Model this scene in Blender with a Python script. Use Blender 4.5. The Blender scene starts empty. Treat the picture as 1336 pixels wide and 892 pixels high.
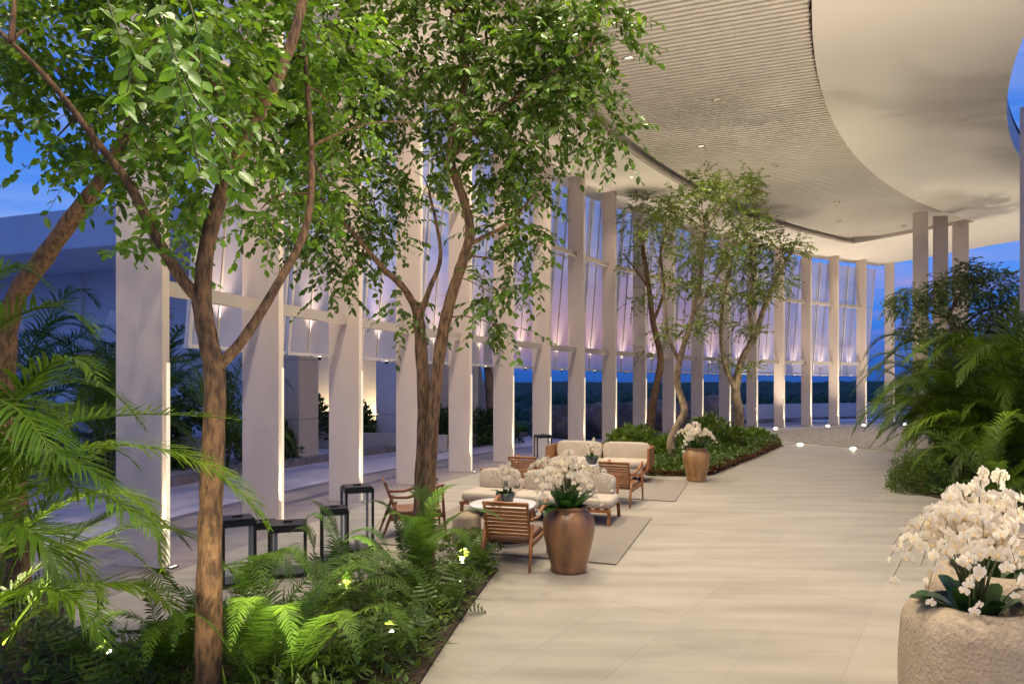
import bpy, bmesh, math, random
import numpy as np
from mathutils import Vector, Matrix, Euler
R_ = math.radians
scene = bpy.context.scene
COL = scene.collection

# ------------------------------------------------------------------ camera
F = 890.67; HOR = 502.5; EYE = 2.1          # focal length and horizon in photo pixels, eye height
cam_d = bpy.data.cameras.new('camera'); cam = bpy.data.objects.new('camera', cam_d); COL.objects.link(cam)
cam.location = (0, 0, EYE); cam.rotation_euler = (R_(90), 0, 0)
cam_d.sensor_width = 36; cam_d.lens = 24.0; cam_d.shift_y = (HOR - 446) / 1336
cam_d.clip_start = 0.05; cam_d.clip_end = 9000
scene.camera = cam
def P(px, py, Y): return Vector(((px - 668) / F * Y, Y, EYE + (HOR - py) / F * Y))
def G(px, py): 
    Y = F * EYE / (py - HOR); return Vector(((px - 668) / F * Y, Y, 0))

# ------------------------------------------------------------------ exposure
vs = scene.view_settings
vs.view_transform = 'Standard'; vs.look = 'None'; vs.exposure = 0.36; vs.gamma = 1.0; vs.use_curve_mapping = False
scene.render.engine = 'CYCLES'
scene.cycles.max_bounces = 7; scene.cycles.diffuse_bounces = 4; scene.cycles.transparent_max_bounces = 12
scene.cycles.caustics_reflective = False; scene.cycles.caustics_refractive = False
scene.cycles.sample_clamp_indirect = 3.0
scene.cycles.use_denoising = True

# ------------------------------------------------------------------ dusk sky
SKY_K = 0.8
def make_world():
    w = bpy.data.worlds.new('World'); scene.world = w; w.use_nodes = True
    nt = w.node_tree; N = nt.nodes; L = nt.links; N.clear()
    out = N.new('ShaderNodeOutputWorld'); bg = N.new('ShaderNodeBackground'); L.new(bg.outputs[0], out.inputs[0])
    tc = N.new('ShaderNodeTexCoord'); sep = N.new('ShaderNodeSeparateXYZ'); L.new(tc.outputs['Generated'], sep.inputs[0])
    asn = N.new('ShaderNodeMath'); asn.operation = 'ARCSINE'; L.new(sep.outputs['Z'], asn.inputs[0])
    mr = N.new('ShaderNodeMapRange'); mr.inputs['From Min'].default_value = 0; mr.inputs['From Max'].default_value = R_(60)
    L.new(asn.outputs[0], mr.inputs['Value'])
    cr = N.new('ShaderNodeValToRGB'); L.new(mr.outputs[0], cr.inputs[0])
    stops = [(0.0, (.018, .085, .36)), (.03, (.022, .13, .55)), (.075, (.045, .2, .74)), (.15, (.10, .30, .90)),
             (.24, (.075, .26, .86)), (.42, (.035, .16, .66)), (1.0, (.03, .10, .46))]
    e = cr.color_ramp.elements
    e[0].position, e[0].color = stops[0][0], (*stops[0][1], 1); e[1].position, e[1].color = stops[-1][0], (*stops[-1][1], 1)
    for p, c in stops[1:-1]:
        q = e.new(p); q.color = (*c, 1)
    # streaky dusk clouds
    mp = N.new('ShaderNodeMapping'); mp.inputs['Scale'].default_value = (2.2, 2.2, 15.0); mp.inputs['Location'].default_value = (.35, .2, .4)
    L.new(tc.outputs['Generated'], mp.inputs[0])
    nz = N.new('ShaderNodeTexNoise'); nz.inputs['Scale'].default_value = 1.6; nz.inputs['Detail'].default_value = 7; nz.inputs['Roughness'].default_value = .55
    L.new(mp.outputs[0], nz.inputs['Vector'])
    c2 = N.new('ShaderNodeValToRGB'); L.new(nz.outputs['Fac'], c2.inputs[0])
    c2.color_ramp.elements[0].position = .42; c2.color_ramp.elements[0].color = (0, 0, 0, 1)
    c2.color_ramp.elements[1].position = .66; c2.color_ramp.elements[1].color = (1, 1, 1, 1)
    # cloud colour by elevation: rose low down, pale blue and lavender above
    c3 = N.new('ShaderNodeValToRGB'); L.new(mr.outputs[0], c3.inputs[0]); e = c3.color_ramp.elements
    e[0].position = .03; e[0].color = (.03, .10, .40, 1); e[1].position = .9; e[1].color = (.12, .20, .60, 1)
    for p, c in [(.075, (.55, .30, .42)), (.12, (.42, .32, .62)), (.19, (.28, .42, .86)), (.35, (.20, .32, .80))]:
        q = e.new(p); q.color = (*c, 1)
    mx = N.new('ShaderNodeMix'); mx.data_type = 'RGBA'
    L.new(c2.outputs[0], mx.inputs[0]); L.new(cr.outputs[0], mx.inputs[6]); L.new(c3.outputs[0], mx.inputs[7])
    # rose glow low over the place where the sun went down, ahead of the camera
    nrm = N.new('ShaderNodeVectorMath'); nrm.operation = 'DOT_PRODUCT'; L.new(tc.outputs['Generated'], nrm.inputs[0])
    nrm.inputs[1].default_value = (math.sin(R_(4)), math.cos(R_(4)), .0)
    g = N.new('ShaderNodeMapRange'); g.interpolation_type = 'SMOOTHSTEP'; g.inputs['From Min'].default_value = .92; g.inputs['From Max'].default_value = .998
    L.new(nrm.outputs['Value'], g.inputs['Value'])
    band = N.new('ShaderNodeValToRGB'); L.new(mr.outputs[0], band.inputs[0]); e = band.color_ramp.elements
    e[0].position = .02; e[0].color = (0, 0, 0, 1); e[1].position = .25; e[1].color = (0, 0, 0, 1)
    for p, v in [(.065, 1), (.10, .8), (.16, .3)]:
        q = e.new(p); q.color = (v, v, v, 1)
    mu = N.new('ShaderNodeMath'); mu.operation = 'MULTIPLY'; L.new(g.outputs[0], mu.inputs[0]); L.new(band.outputs[0], mu.inputs[1])
    mu2 = N.new('ShaderNodeMath'); mu2.operation = 'MULTIPLY'; mu2.inputs[1].default_value = .85; L.new(mu.outputs[0], mu2.inputs[0])
    m2 = N.new('ShaderNodeMix'); m2.data_type = 'RGBA'; L.new(mu2.outputs[0], m2.inputs[0]); L.new(mx.outputs[2], m2.inputs[6])
    m2.inputs[7].default_value = (.80, .38, .40, 1)
    L.new(m2.outputs[2], bg.inputs['Color']); bg.inputs['Strength'].default_value = SKY_K
make_world()

# ------------------------------------------------------------------ the ring plan of the building
CX, CY, R0 = 39.362, -2.263, 44.547          # centre and inner radius of the row of fins
A0, DA = 2.96431, -.0516603
SOF = 9.05                                   # height of the white soffit
def ang(i): return A0 + DA * i
def U(i): a = ang(i); return Vector((math.cos(a), math.sin(a), 0))
def T(i): a = ang(i); return Vector((math.sin(a), -math.cos(a), 0))
def ring(i, r, z=0): a = ang(i); return Vector((CX + r * math.cos(a), CY + r * math.sin(a), z))
GU = Vector((.943, -.333, 0)); GV = Vector((.333, .943, 0))     # main grid of the building

# ------------------------------------------------------------------ lamps (fixtures of the place, plus unseen fill lamps added in soffit and beds)
WARM = (1, .87, .68); ROSE = (1, .79, .66); LEAFL = (1, .86, .55)
def lamp(name, kind, loc, target, power, color, **kw):
    d = bpy.data.lights.new(name, kind); o = bpy.data.objects.new(name, d); COL.objects.link(o)
    o.location = loc; d.energy = power; d.color = color
    dr = (Vector(target) - Vector(loc))
    o.rotation_euler = dr.to_track_quat('-Z', 'Y').to_euler()
    for k, v in kw.items(): setattr(d, k, v)
    return o
DOWN = []
for i in (-4, -2.5, -1, .5, 2, 3.5, 5, 6.5, 8, 9.5, 11, 12.5, 14, 15.5, 17, 18.3):
    DOWN.append(ring(i, 39.3 if int(i * 2) % 2 else 40.6, SOF + .17))
for k, p in enumerate(DOWN):
    lamp('ceiling_downlight', 'SPOT', p - Vector((0, 0, .06)), p - Vector((0, 0, 5)) - Vector((-.8, 0, 0)), 980 if k < 6 else 420, WARM, spot_size=R_(118), spot_blend=.9, shadow_soft_size=.09)
for i in range(1, 20):                        # grazing lights at the foot of every fin
    b = ring(i, R0 - .13, .075) + T(i) * .06
    lamp('fin_base_light', 'SPOT', b, ring(i, R0 - .01, 3.0) + T(i) * .06, 240, (1, .84, .62), spot_size=R_(38), spot_blend=.8, shadow_soft_size=.03)
for i in range(1, 18):                        # lamp at the foot of every glass screen
    q = ring(i + .98, R0 + .80, 2.66)
    lamp('screen_lamp', 'SPOT', q, ring(i + .985, R0 + .93, 5.2), 300, ROSE, spot_size=R_(46), spot_blend=1, shadow_soft_size=.03)
BED_SPOTS = [  # garden spike lights, some added unseen as fill: position, aim, power, where
    ((-1.42, 3.95, .12), (-2.05, 4.6, 3.6), 150, 'in front of the near forked trunk'), ((-.55, 7.6, .14), (-.95, 7.2, 3.6), 480, 'at the foot of the twin-stemmed tree, path side'), ((-1.6, 6.5, .14), (-1.5, 7.2, 5), 520, 'behind the ferns by the lanterns'),
    ((-4.2, 5.75, .45), (-4.65, 6.4, 2.6), 80, 'by the thick leaning trunk at the left edge'), ((-2.9, 4.9, .2), (-3.2, 4.0, 2.4), 120, 'under the long palm fronds at left'), ((-.95, 5.35, .18), (-1.25, 5.0, 1.2), 18, 'low in the near bed by the floor edge'),
    ((-.5, 6.75, .18), (-.72, 6.9, 1.2), 11, 'at the far corner of the near bed by the floor edge'), ((-3.35, 4.3, .2), (-3.0, 4.8, 1.6), 190, 'deep inside the left palm'), ((-1.75, 5.2, .16), (-1.9, 5.8, 1.6), 60, 'between the two bright ferns'), ((-2.3, 3.2, .2), (-2.9, 4.6, 2.2), 90, 'added unseen below the frame to warm the left palm'),
    ((-1.05, 3.75, .30), (-1.5, 5.0, .9), 80, 'added as unseen fill at the front of the near bed below the frame'), ((-1.9, 3.3, .3), (-2.0, 4.9, 1.4), 60, 'added as unseen fill at the front of the near bed left of the other'),
    ((3.7, 17.4, .15), (5.3, 18.6, 6.0), 760, 'behind the right arm of the pale sofa'), ((5.4, 21.5, .15), (5.0, 24.3, 5.5), 900, 'under the slender leaning tree'), ((8.4, 25.0, .15), (9.2, 27.6, 6.5), 1200, 'in front of the farthest garden trunk'), ((6.5, 20, .15), (6.7, 20.5, 6), 760, 'in the middle of the far bed'),
    ((8.35, 14.0, .15), (9.4, 14.9, 2.8), 110, 'beside the round bush at right'), ((10.3, 16.4, .2), (11.2, 17.0, 3.2), 90, 'added under the leafy areca palm at right to warm its fronds'), ((14.4, 23.5, .15), (16.2, 26, 6), 500, 'below the dark round-crowned tree')]
for l, t, p, _ in BED_SPOTS:
    lamp('garden_spike_light', 'SPOT', l, t, p, LEAFL, spot_size=R_(85 if l[1] < 12 else 66), spot_blend=1, shadow_soft_size=.03)
FLOOR_UP = [(1012, 559.5), (1080, 556), (1127, 555.2), (1181, 554), (1113, 586), (1044, 580.5), (1001, 575)]
for px, py in FLOOR_UP:
    q = G(px, py)
    lamp('floor_uplight', 'SPOT', q + Vector((0, 0, .14)), q + Vector((0, 0, 5)), 520 if px > 1010 else 300, WARM, spot_size=R_(128), spot_blend=.9, shadow_soft_size=.05)
SOFL = [ring(i, 43.35, SOF - .012) for i in (-2.5, -.5, .5, 1.5, 2.5, 3.5, 4.5, 5.5, 6.5, 8.5, 10.5, 12.5, 14.5, 16.5)]   # unseen downlights added in the outer soffit to warm the fins
for k, p in enumerate(SOFL):
    lamp('soffit_fill_lamp', 'SPOT', p - Vector((0, 0, .03)), p - Vector((0, 0, 5)), 430 if k < 9 else 190, WARM, spot_size=R_(120), spot_blend=.9, shadow_soft_size=.05)
COURT_UP = [ring(i, 33.6) for i in (-3, -1.5, 0, 1.2, 2.4, 3.4, 16, 17.5)]   # in-ground uplights along the inner edge of the ring
for q in COURT_UP:
    e = Vector((q.x - CX, q.y - CY, 0)).normalized()
    lamp('court_uplight', 'SPOT', q + Vector((0, 0, .14)), q + e*4.2 + Vector((0, 0, 9)), 860, WARM, spot_size=R_(125), spot_blend=.9, shadow_soft_size=.05)
WALL_UP = [((-7.0, 25.5, .4), (-6.9, 26.5, 2.6), 220), ((-5.2, 24.9, .4), (-5.1, 25.9, 2.4), 260), ((-3.3, 24.2, .4), (-3.2, 25.2, 2.4), 200), ((-10, 20, .3), (-11, 22, 2.5), 120)]
for l, t, p in WALL_UP:
    lamp('garden_wall_light', 'SPOT', l, t, p, (1, .8, .5), spot_size=R_(90), spot_blend=.8, shadow_soft_size=.04)

# ------------------------------------------------------------------ materials
MATS = {}
def mat(name, base, rough=.6, var=.0, vscale=4.0, stretch=(1, 1, 1), bump=0, bscale=40, spec=.5, metal=0, coord='Object', dark=None, dpos=(.45, .7), rnd=0, detail=5, rot=0, sheen=0):
    if name in MATS: return MATS[name]
    m = bpy.data.materials.new(name); m.use_nodes = True; nt = m.node_tree; N = nt.nodes; L = nt.links
    b = N['Principled BSDF']; b.inputs['Roughness'].default_value = rough; b.inputs['Metallic'].default_value = metal
    b.inputs['Specular IOR Level'].default_value = spec
    b.inputs['Base Color'].default_value = (*base, 1)
    if sheen: b.inputs['Sheen Weight'].default_value = sheen
    if coord == 'World':
        g = N.new('ShaderNodeNewGeometry'); src = g.outputs['Position']
    else:
        g = N.new('ShaderNodeTexCoord'); src = g.outputs['Object']
    mp = N.new('ShaderNodeMapping'); mp.inputs['Scale'].default_value = stretch; mp.inputs['Rotation'].default_value = (0, 0, rot); L.new(src, mp.inputs[0])
    if var or dark:
        nz = N.new('ShaderNodeTexNoise'); nz.inputs['Scale'].default_value = vscale; nz.inputs['Detail'].default_value = detail; L.new(mp.outputs[0], nz.inputs['Vector'])
        cr = N.new('ShaderNodeValToRGB'); L.new(nz.outputs['Fac'], cr.inputs[0])
        lo = dark or tuple(c * (1 - var) for c in base); hi = tuple(min(1, c * (1 + var * .7)) for c in base)
        cr.color_ramp.elements[0].position = 1 - dpos[1] if not dark else dpos[0]; cr.color_ramp.elements[0].color = (*lo, 1)
        cr.color_ramp.elements[1].position = dpos[1]; cr.color_ramp.elements[1].color = (*hi, 1)
        col = cr.outputs[0]
        if rnd:
            oi = N.new('ShaderNodeObjectInfo'); mr = N.new('ShaderNodeMapRange'); mr.inputs['To Min'].default_value = 1 - rnd; mr.inputs['To Max'].default_value = 1 + rnd
            L.new(oi.outputs['Random'], mr.inputs['Value']); hs = N.new('ShaderNodeHueSaturation'); L.new(mr.outputs[0], hs.inputs['Value']); L.new(col, hs.inputs['Color']); col = hs.outputs[0]
        L.new(col, b.inputs['Base Color'])
    if bump:
        n2 = N.new('ShaderNodeTexNoise'); n2.inputs['Scale'].default_value = bscale; n2.inputs['Detail'].default_value = 4; L.new(mp.outputs[0], n2.inputs['Vector'])
        bp = N.new('ShaderNodeBump'); bp.inputs['Strength'].default_value = bump; bp.inputs['Distance'].default_value = .02
        L.new(n2.outputs['Fac'], bp.inputs['Height']); L.new(bp.outputs[0], b.inputs['Normal'])
    MATS[name] = m; return m
def leafmat(name, base, trans=.35, rough=.38, spec=.5, rnd=.35):
    if name in MATS: return MATS[name]
    m = bpy.data.materials.new(name); m.use_nodes = True; nt = m.node_tree; N = nt.nodes; L = nt.links
    b = N['Principled BSDF']; out = N['Material Output']
    at = N.new('ShaderNodeAttribute'); at.attribute_name = 'tint'
    oi = N.new('ShaderNodeObjectInfo'); mr = N.new('ShaderNodeMapRange'); mr.inputs['To Min'].default_value = 1 - rnd; mr.inputs['To Max'].default_value = 1 + rnd
    L.new(oi.outputs['Random'], mr.inputs['Value'])
    mul = N.new('ShaderNodeMix'); mul.data_type = 'RGBA'; mul.blend_type = 'MULTIPLY'; mul.inputs[0].default_value = 1
    mul.inputs[6].default_value = (*base, 1); L.new(at.outputs['Color'], mul.inputs[7])
    hs = N.new('ShaderNodeHueSaturation'); L.new(mul.outputs[2], hs.inputs['Color']); L.new(mr.outputs[0], hs.inputs['Value'])
    L.new(hs.outputs[0], b.inputs['Base Color']); b.inputs['Roughness'].default_value = rough; b.inputs['Specular IOR Level'].default_value = spec
    tr = N.new('ShaderNodeBsdfTranslucent'); h2 = N.new('ShaderNodeHueSaturation'); h2.inputs['Value'].default_value = 1.5; h2.inputs['Hue'].default_value = .485; L.new(hs.outputs[0], h2.inputs['Color']); L.new(h2.outputs[0], tr.inputs['Color'])
    mx = N.new('ShaderNodeMixShader'); mx.inputs[0].default_value = trans; L.new(b.outputs[0], mx.inputs[1]); L.new(tr.outputs[0], mx.inputs[2]); L.new(mx.outputs[0], out.inputs['Surface'])
    MATS[name] = m; return m
def emit(name, col, k):
    if name in MATS: return MATS[name]
    m = bpy.data.materials.new(name); m.use_nodes = True; N = m.node_tree.nodes; N.clear()
    o = N.new('ShaderNodeOutputMaterial'); e = N.new('ShaderNodeEmission'); e.inputs[0].default_value = (*col, 1); e.inputs[1].default_value = k
    m.node_tree.links.new(e.outputs[0], o.inputs[0]); MATS[name] = m; return m
def glass(name, col, transp, rough=.3, trans=.3):
    m = bpy.data.materials.new(name); m.use_nodes = True; nt = m.node_tree; N = nt.nodes; L = nt.links
    b = N['Principled BSDF']; out = N['Material Output']; b.inputs['Base Color'].default_value = (*col, 1); b.inputs['Roughness'].default_value = rough
    tl = N.new('ShaderNodeBsdfTranslucent'); tl.inputs[0].default_value = (*col, 1); m1 = N.new('ShaderNodeMixShader'); m1.inputs[0].default_value = trans
    L.new(b.outputs[0], m1.inputs[1]); L.new(tl.outputs[0], m1.inputs[2])
    tp = N.new('ShaderNodeBsdfTransparent'); mx = N.new('ShaderNodeMixShader'); mx.inputs[0].default_value = transp
    L.new(m1.outputs[0], mx.inputs[1]); L.new(tp.outputs[0], mx.inputs[2]); L.new(mx.outputs[0], out.inputs['Surface'])
    MATS[name] = m; return m
M_STONE = mat('limestone_floor', (.40, .36, .29), .45, dark=(.29, .257, .205), dpos=(.30, .66), vscale=1.0, stretch=(.5, 4.0, 1), coord='World', rot=R_(19.5), bump=.05, bscale=14, rnd=.035, detail=7)
M_PAVE = mat('driveway_paving', (.64, .56, .57), .45, var=.10, vscale=.9, stretch=(.6, 3.0, 1), coord='World', rot=R_(19.5), bump=.04, bscale=12)
M_BAND = mat('dark_band', (.24, .20, .19), .5, var=.2, vscale=2.0, stretch=(1, 3, 1), coord='World', rot=R_(19.5))
M_COB = mat('cobble_paving', (.34, .29, .22), .7, dark=(.14, .12, .09), dpos=(.36, .56), vscale=5.5, coord='World', bump=.5, bscale=12)
M_WHITE = mat('white_plaster', (.72, .60, .50), .62, var=.045, vscale=2.2, stretch=(1, 1, .35), bump=.03, bscale=60)
M_CEIL = mat('ceiling_plaster', (.73, .67, .59), .6, var=.05, vscale=.35, bump=.02, bscale=30, coord='World')
M_SLAT = mat('ceiling_slat_paint', (.66, .60, .52), .55, var=.06, vscale=3)
M_DARK = mat('dark_plenum', (.06, .052, .045), .9, var=.1)
M_RIM = mat('rim_plaster', (.42, .36, .31), .6, var=.05)
M_METAL = mat('painted_rail', (.66, .62, .60), .35, var=.05, metal=.2)
M_BLACK = mat('black_metal', (.016, .015, .015), .38, var=.3, vscale=9)
M_TEAK = mat('oiled_teak', (.40, .165, .05), .42, dark=(.20, .075, .022), dpos=(.30, .62), vscale=7, stretch=(1, 6, 6), bump=.08, bscale=50)
M_TEAKD = mat('dark_teak', (.24, .085, .035), .42, dark=(.12, .04, .016), dpos=(.30, .62), vscale=7, stretch=(1, 6, 6), bump=.08, bscale=50)
M_FAB = mat('oatmeal_fabric', (.50, .42, .315), .9, var=.08, vscale=7, bump=.18, bscale=220, spec=.2, sheen=.2)
M_FABB = mat('brown_leather', (.20, .095, .05), .5, var=.15, vscale=6, bump=.1, bscale=60)
M_RUG = mat('woven_rug', (.30, .26, .22), .95, var=.12, vscale=30, stretch=(1, 8, 1), bump=.5, bscale=140, spec=.1)
M_POT = mat('glazed_pot', (.34, .165, .068), .36, dark=(.13, .065, .035), dpos=(.34, .60), vscale=3.4, stretch=(1.6, 1.6, .55), bump=.12, bscale=18)
M_POT2 = mat('honey_glazed_pot', (.42, .235, .09), .42, dark=(.26, .13, .05), dpos=(.32, .62), vscale=4, stretch=(2, 2, .4), bump=.12, bscale=18)
M_TRAV = mat('travertine', (.47, .37, .25), .75, dark=(.34, .26, .165), dpos=(.30, .68), vscale=4, stretch=(1, 1, .8), bump=.6, bscale=55, detail=9)
def pits(m):
    nt = m.node_tree; N = nt.nodes; L = nt.links; b = N['Principled BSDF']; src = b.inputs['Base Color'].links[0].from_socket
    g = N.new('ShaderNodeTexCoord')
    for sc, lo, hi, col in ((38, .60, .68, (.10, .065, .035)), (13, .62, .70, (.20, .135, .07))):
        n = N.new('ShaderNodeTexNoise'); n.inputs['Scale'].default_value = sc; n.inputs['Detail'].default_value = 6; n.inputs['Roughness'].default_value = .7; L.new(g.outputs['Object'], n.inputs['Vector'])
        r = N.new('ShaderNodeMapRange'); r.inputs['From Min'].default_value = lo; r.inputs['From Max'].default_value = hi; r.inputs['To Max'].default_value = .8; L.new(n.outputs['Fac'], r.inputs['Value'])
        x = N.new('ShaderNodeMix'); x.data_type = 'RGBA'; L.new(r.outputs[0], x.inputs[0]); L.new(src, x.inputs[6]); x.inputs[7].default_value = (*col, 1); src = x.outputs[2]
    L.new(src, b.inputs['Base Color'])
pits(M_TRAV)
M_TOP = mat('white_marble', (.74, .71, .67), .25, var=.06, vscale=5)
M_BOWL = mat('grey_ceramic', (.09, .088, .09), .4, dark=(.04, .04, .042), dpos=(.35, .6), vscale=9)
M_SOIL = mat('garden_soil', (.055, .035, .02), .95, var=.5, vscale=18, bump=.9, bscale=40)
M_BARK = mat('smooth_bark', (.21, .115, .055), .8, dark=(.07, .038, .02), dpos=(.38, .58), vscale=30, stretch=(1, 1, .28), bump=1.0, bscale=90, detail=9)
M_BARKP = mat('pale_bark', (.40, .29, .175), .8, dark=(.15, .10, .06), dpos=(.36, .62), vscale=9, stretch=(1, 1, .5), bump=.5, bscale=30)
M_ROCK = mat('boulder_stone', (.20, .17, .17), .8, dark=(.08, .07, .07), dpos=(.35, .62), vscale=1.6, bump=.6, bscale=5)
M_CONC = mat('retaining_wall_stone', (.26, .22, .21), .8, dark=(.15, .125, .12), dpos=(.3, .65), vscale=2.2, stretch=(1, 1, .3), bump=.2, bscale=10)
M_CREAM = mat('cream_wall', (.66, .56, .43), .75, var=.06, vscale=1.5, bump=.05)
M_LIL = mat('white_wing_wall', (.70, .68, .68), .65, var=.05, vscale=.5)
M_WATER = mat('pool_water', (.02, .05, .09), .06, bump=.08, bscale=5)
M_TERR = mat('forest_floor', (.025, .045, .025), .95, var=.4, vscale=.05, coord='World')
M_L1 = leafmat('broad_leaf', (.085, .185, .013))
M_L2 = leafmat('small_leaf', (.135, .22, .028))
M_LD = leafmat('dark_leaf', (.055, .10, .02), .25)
M_PALM = leafmat('palm_leaf', (.085, .15, .008), .30, .42, .25)
M_FERN = leafmat('fern_leaf', (.085, .17, .02), .4, .42)
M_COVER = leafmat('cover_leaf', (.085, .15, .018), .3, .42)
M_RED = leafmat('red_leaf', (.16, .05, .018), .3, .45)
M_ORL = leafmat('orchid_leaf', (.03, .085, .014), .12, .28)
M_PET = leafmat('white_petal', (.82, .755, .60), .3, .6, .2, .06)
M_STEM = mat('green_stem', (.10, .11, .025), .55, var=.2)
M_FOREST = leafmat('forest_leaf', (.03, .07, .03), .2, .7, .2)
M_LAMP = emit('lamp_glow', (1, .86, .62), 22)
M_STRIP = emit('strip_glow', (1, .85, .62), .85)
M_LENS = emit('downlight_glow', (1, .84, .6), 3)
M_SCREEN = glass('frosted_screen_glass', (.84, .77, .74), .64, .35, .45)
M_PANE = glass('clear_pane', (.8, .85, .85), .88, .05, .0)

# ------------------------------------------------------------------ mesh helpers
class MB:
    def __init__(s): s.v = []; s.f = []; s.sm = False
    def box(s, c, d, M=None):
        c = Vector(c); d = Vector(d) / 2; n = len(s.v)
        for sx, sy, sz in ((-1,-1,-1),(1,-1,-1),(1,1,-1),(-1,1,-1),(-1,-1,1),(1,-1,1),(1,1,1),(-1,1,1)):
            p = Vector((c.x + sx*d.x, c.y + sy*d.y, c.z + sz*d.z)); s.v.append(M @ p if M else p)
        for q in ((0,3,2,1),(4,5,6,7),(0,1,5,4),(1,2,6,5),(2,3,7,6),(3,0,4,7)): s.f.append(tuple(n + i for i in q))
        return s
    def bar(s, a, b, w, h, up=(0, 0, 1)):
        a = Vector(a); b = Vector(b); z = (b - a).normalized(); x = Vector(up).cross(z)
        if x.length < 1e-4: x = Vector((1, 0, 0)).cross(z)
        x.normalize(); y = z.cross(x); n = len(s.v)
        for p in (a, b):
            for sx, sy in ((-1,-1),(1,-1),(1,1),(-1,1)): s.v.append(p + x*sx*w/2 + y*sy*h/2)
        for q in ((0,3,2,1),(4,5,6,7),(0,1,5,4),(1,2,6,5),(2,3,7,6),(3,0,4,7)): s.f.append(tuple(n + i for i in q))
        return s
    def tube(s, pts, rad, k=8, cap=True, jit=0):
        pts = [Vector(p) for p in pts]; n0 = len(s.v); m = len(pts)
        ref = Vector((0, 0, 1)) if abs((pts[-1]-pts[0]).normalized().z) < .9 else Vector((1, 0, 0))
        for i, p in enumerate(pts):
            t = (pts[min(i+1, m-1)] - pts[max(i-1, 0)]).normalized()
            x = ref.cross(t).normalized(); y = t.cross(x); r = rad[i] if hasattr(rad, '__len__') else rad
            for j in range(k):
                a = 2*math.pi*j/k; rr = r*(1 + (random.uniform(-jit, jit) if jit else 0))
                s.v.append(p + x*math.cos(a)*rr + y*math.sin(a)*rr)
        for i in range(m-1):
            for j in range(k):
                a = n0+i*k+j; b = n0+i*k+(j+1) % k; s.f.append((a, b, b+k, a+k))
        if cap:
            s.f.append(tuple(n0+j for j in reversed(range(k)))); s.f.append(tuple(n0+(m-1)*k+j for j in range(k)))
        return s
    def lathe(s, prof, k=32, c=(0, 0, 0), sx=1, sy=1):
        n0 = len(s.v)
        for r, z in prof:
            for j in range(k):
                a = 2*math.pi*j/k; s.v.append(Vector((c[0]+r*sx*math.cos(a), c[1]+r*sy*math.sin(a), c[2]+z)))
        for i in range(len(prof)-1):
            for j in range(k):
                a = n0+i*k+j; b = n0+i*k+(j+1) % k; s.f.append((a, b, b+k, a+k))
        return s
    def disc(s, c, r, k=32, sx=1, sy=1):
        n0 = len(s.v)
        for j in range(k):
            a = 2*math.pi*j/k; s.v.append(Vector((c[0]+r*sx*math.cos(a), c[1]+r*sy*math.sin(a), c[2])))
        s.f.append(tuple(range(n0, n0+k))); return s
    def prism(s, poly, z0, z1):
        n0 = len(s.v); k = len(poly)
        for z in (z0, z1):
            for p in poly: s.v.append(Vector((p[0], p[1], z)))
        s.f.append(tuple(n0+i for i in reversed(range(k)))); s.f.append(tuple(n0+k+i for i in range(k)))
        for i in range(k): s.f.append((n0+i, n0+(i+1) % k, n0+k+(i+1) % k, n0+k+i))
        return s
    def pillow(s, c, d, M=None, puff=.22, n=8):
        # soft cushion: a superellipsoid grid
        n0 = len(s.v); c = Vector(c)
        def se(a, e): return math.copysign(abs(a)**e, a)
        ku, kv = 20, n
        for i in range(kv+1):
            ph = -math.pi/2 + math.pi*i/kv
            for j in range(ku):
                th = 2*math.pi*j/ku
                x = se(math.cos(ph), puff)*se(math.cos(th), .18); y = se(math.cos(ph), puff)*se(math.sin(th), .18); z = se(math.sin(ph), .45)
                p = Vector((c.x + x*d[0]/2, c.y + y*d[1]/2, c.z + z*d[2]/2)); s.v.append(M @ p if M else p)
        for i in range(kv):
            for j in range(ku):
                a = n0+i*ku+j; b = n0+i*ku+(j+1) % ku; s.f.append((a, b, b+ku, a+ku))
        return s
    def mesh(s, name, m, smooth=False, bevel=0):
        me = bpy.data.meshes.new(name); me.from_pydata([tuple(v) for v in s.v], [], s.f); me.update()
        if bevel:
            bm = bmesh.new(); bm.from_mesh(me)
            bmesh.ops.bevel(bm, geom=[e for e in bm.edges if e.is_manifold and e.calc_face_angle(0) > .6], offset=bevel, segments=2, affect='EDGES', clamp_overlap=True)
            bm.to_mesh(me); bm.free()
        if smooth:
            me.polygons.foreach_set('use_smooth', [True]*len(me.polygons))
        me.materials.append(m); return me
def link(name, me, parent=None, loc=None, rot=None):
    o = bpy.data.objects.new(name, me); COL.objects.link(o)
    if parent: o.parent = parent
    if loc is not None: o.location = loc
    if rot is not None: o.rotation_euler = rot
    return o
def part(name, mb, m, parent=None, smooth=False, bevel=0, off=None):
    if off is not None: mb.v = [v - Vector(off) for v in mb.v]
    return link(name, mb.mesh(name, m, smooth, bevel), parent)
def tag(o, label=None, cat=None, group=None, kind=None):
    if label: o['label'] = label
    if cat: o['category'] = cat
    if group: o['group'] = group
    if kind: o['kind'] = kind
    return o
def empty(name, loc, label, cat, group=None, rz=0):
    o = bpy.data.objects.new(name, None); COL.objects.link(o); o.location = loc; o.rotation_euler = (0, 0, rz); o.empty_display_size = .2
    return tag(o, label, cat, group)
def copy_tree(o, parent=None):
    c = o.copy(); COL.objects.link(c)
    if parent: c.parent = parent
    for ch in o.children: copy_tree(ch, c)
    return c
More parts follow.
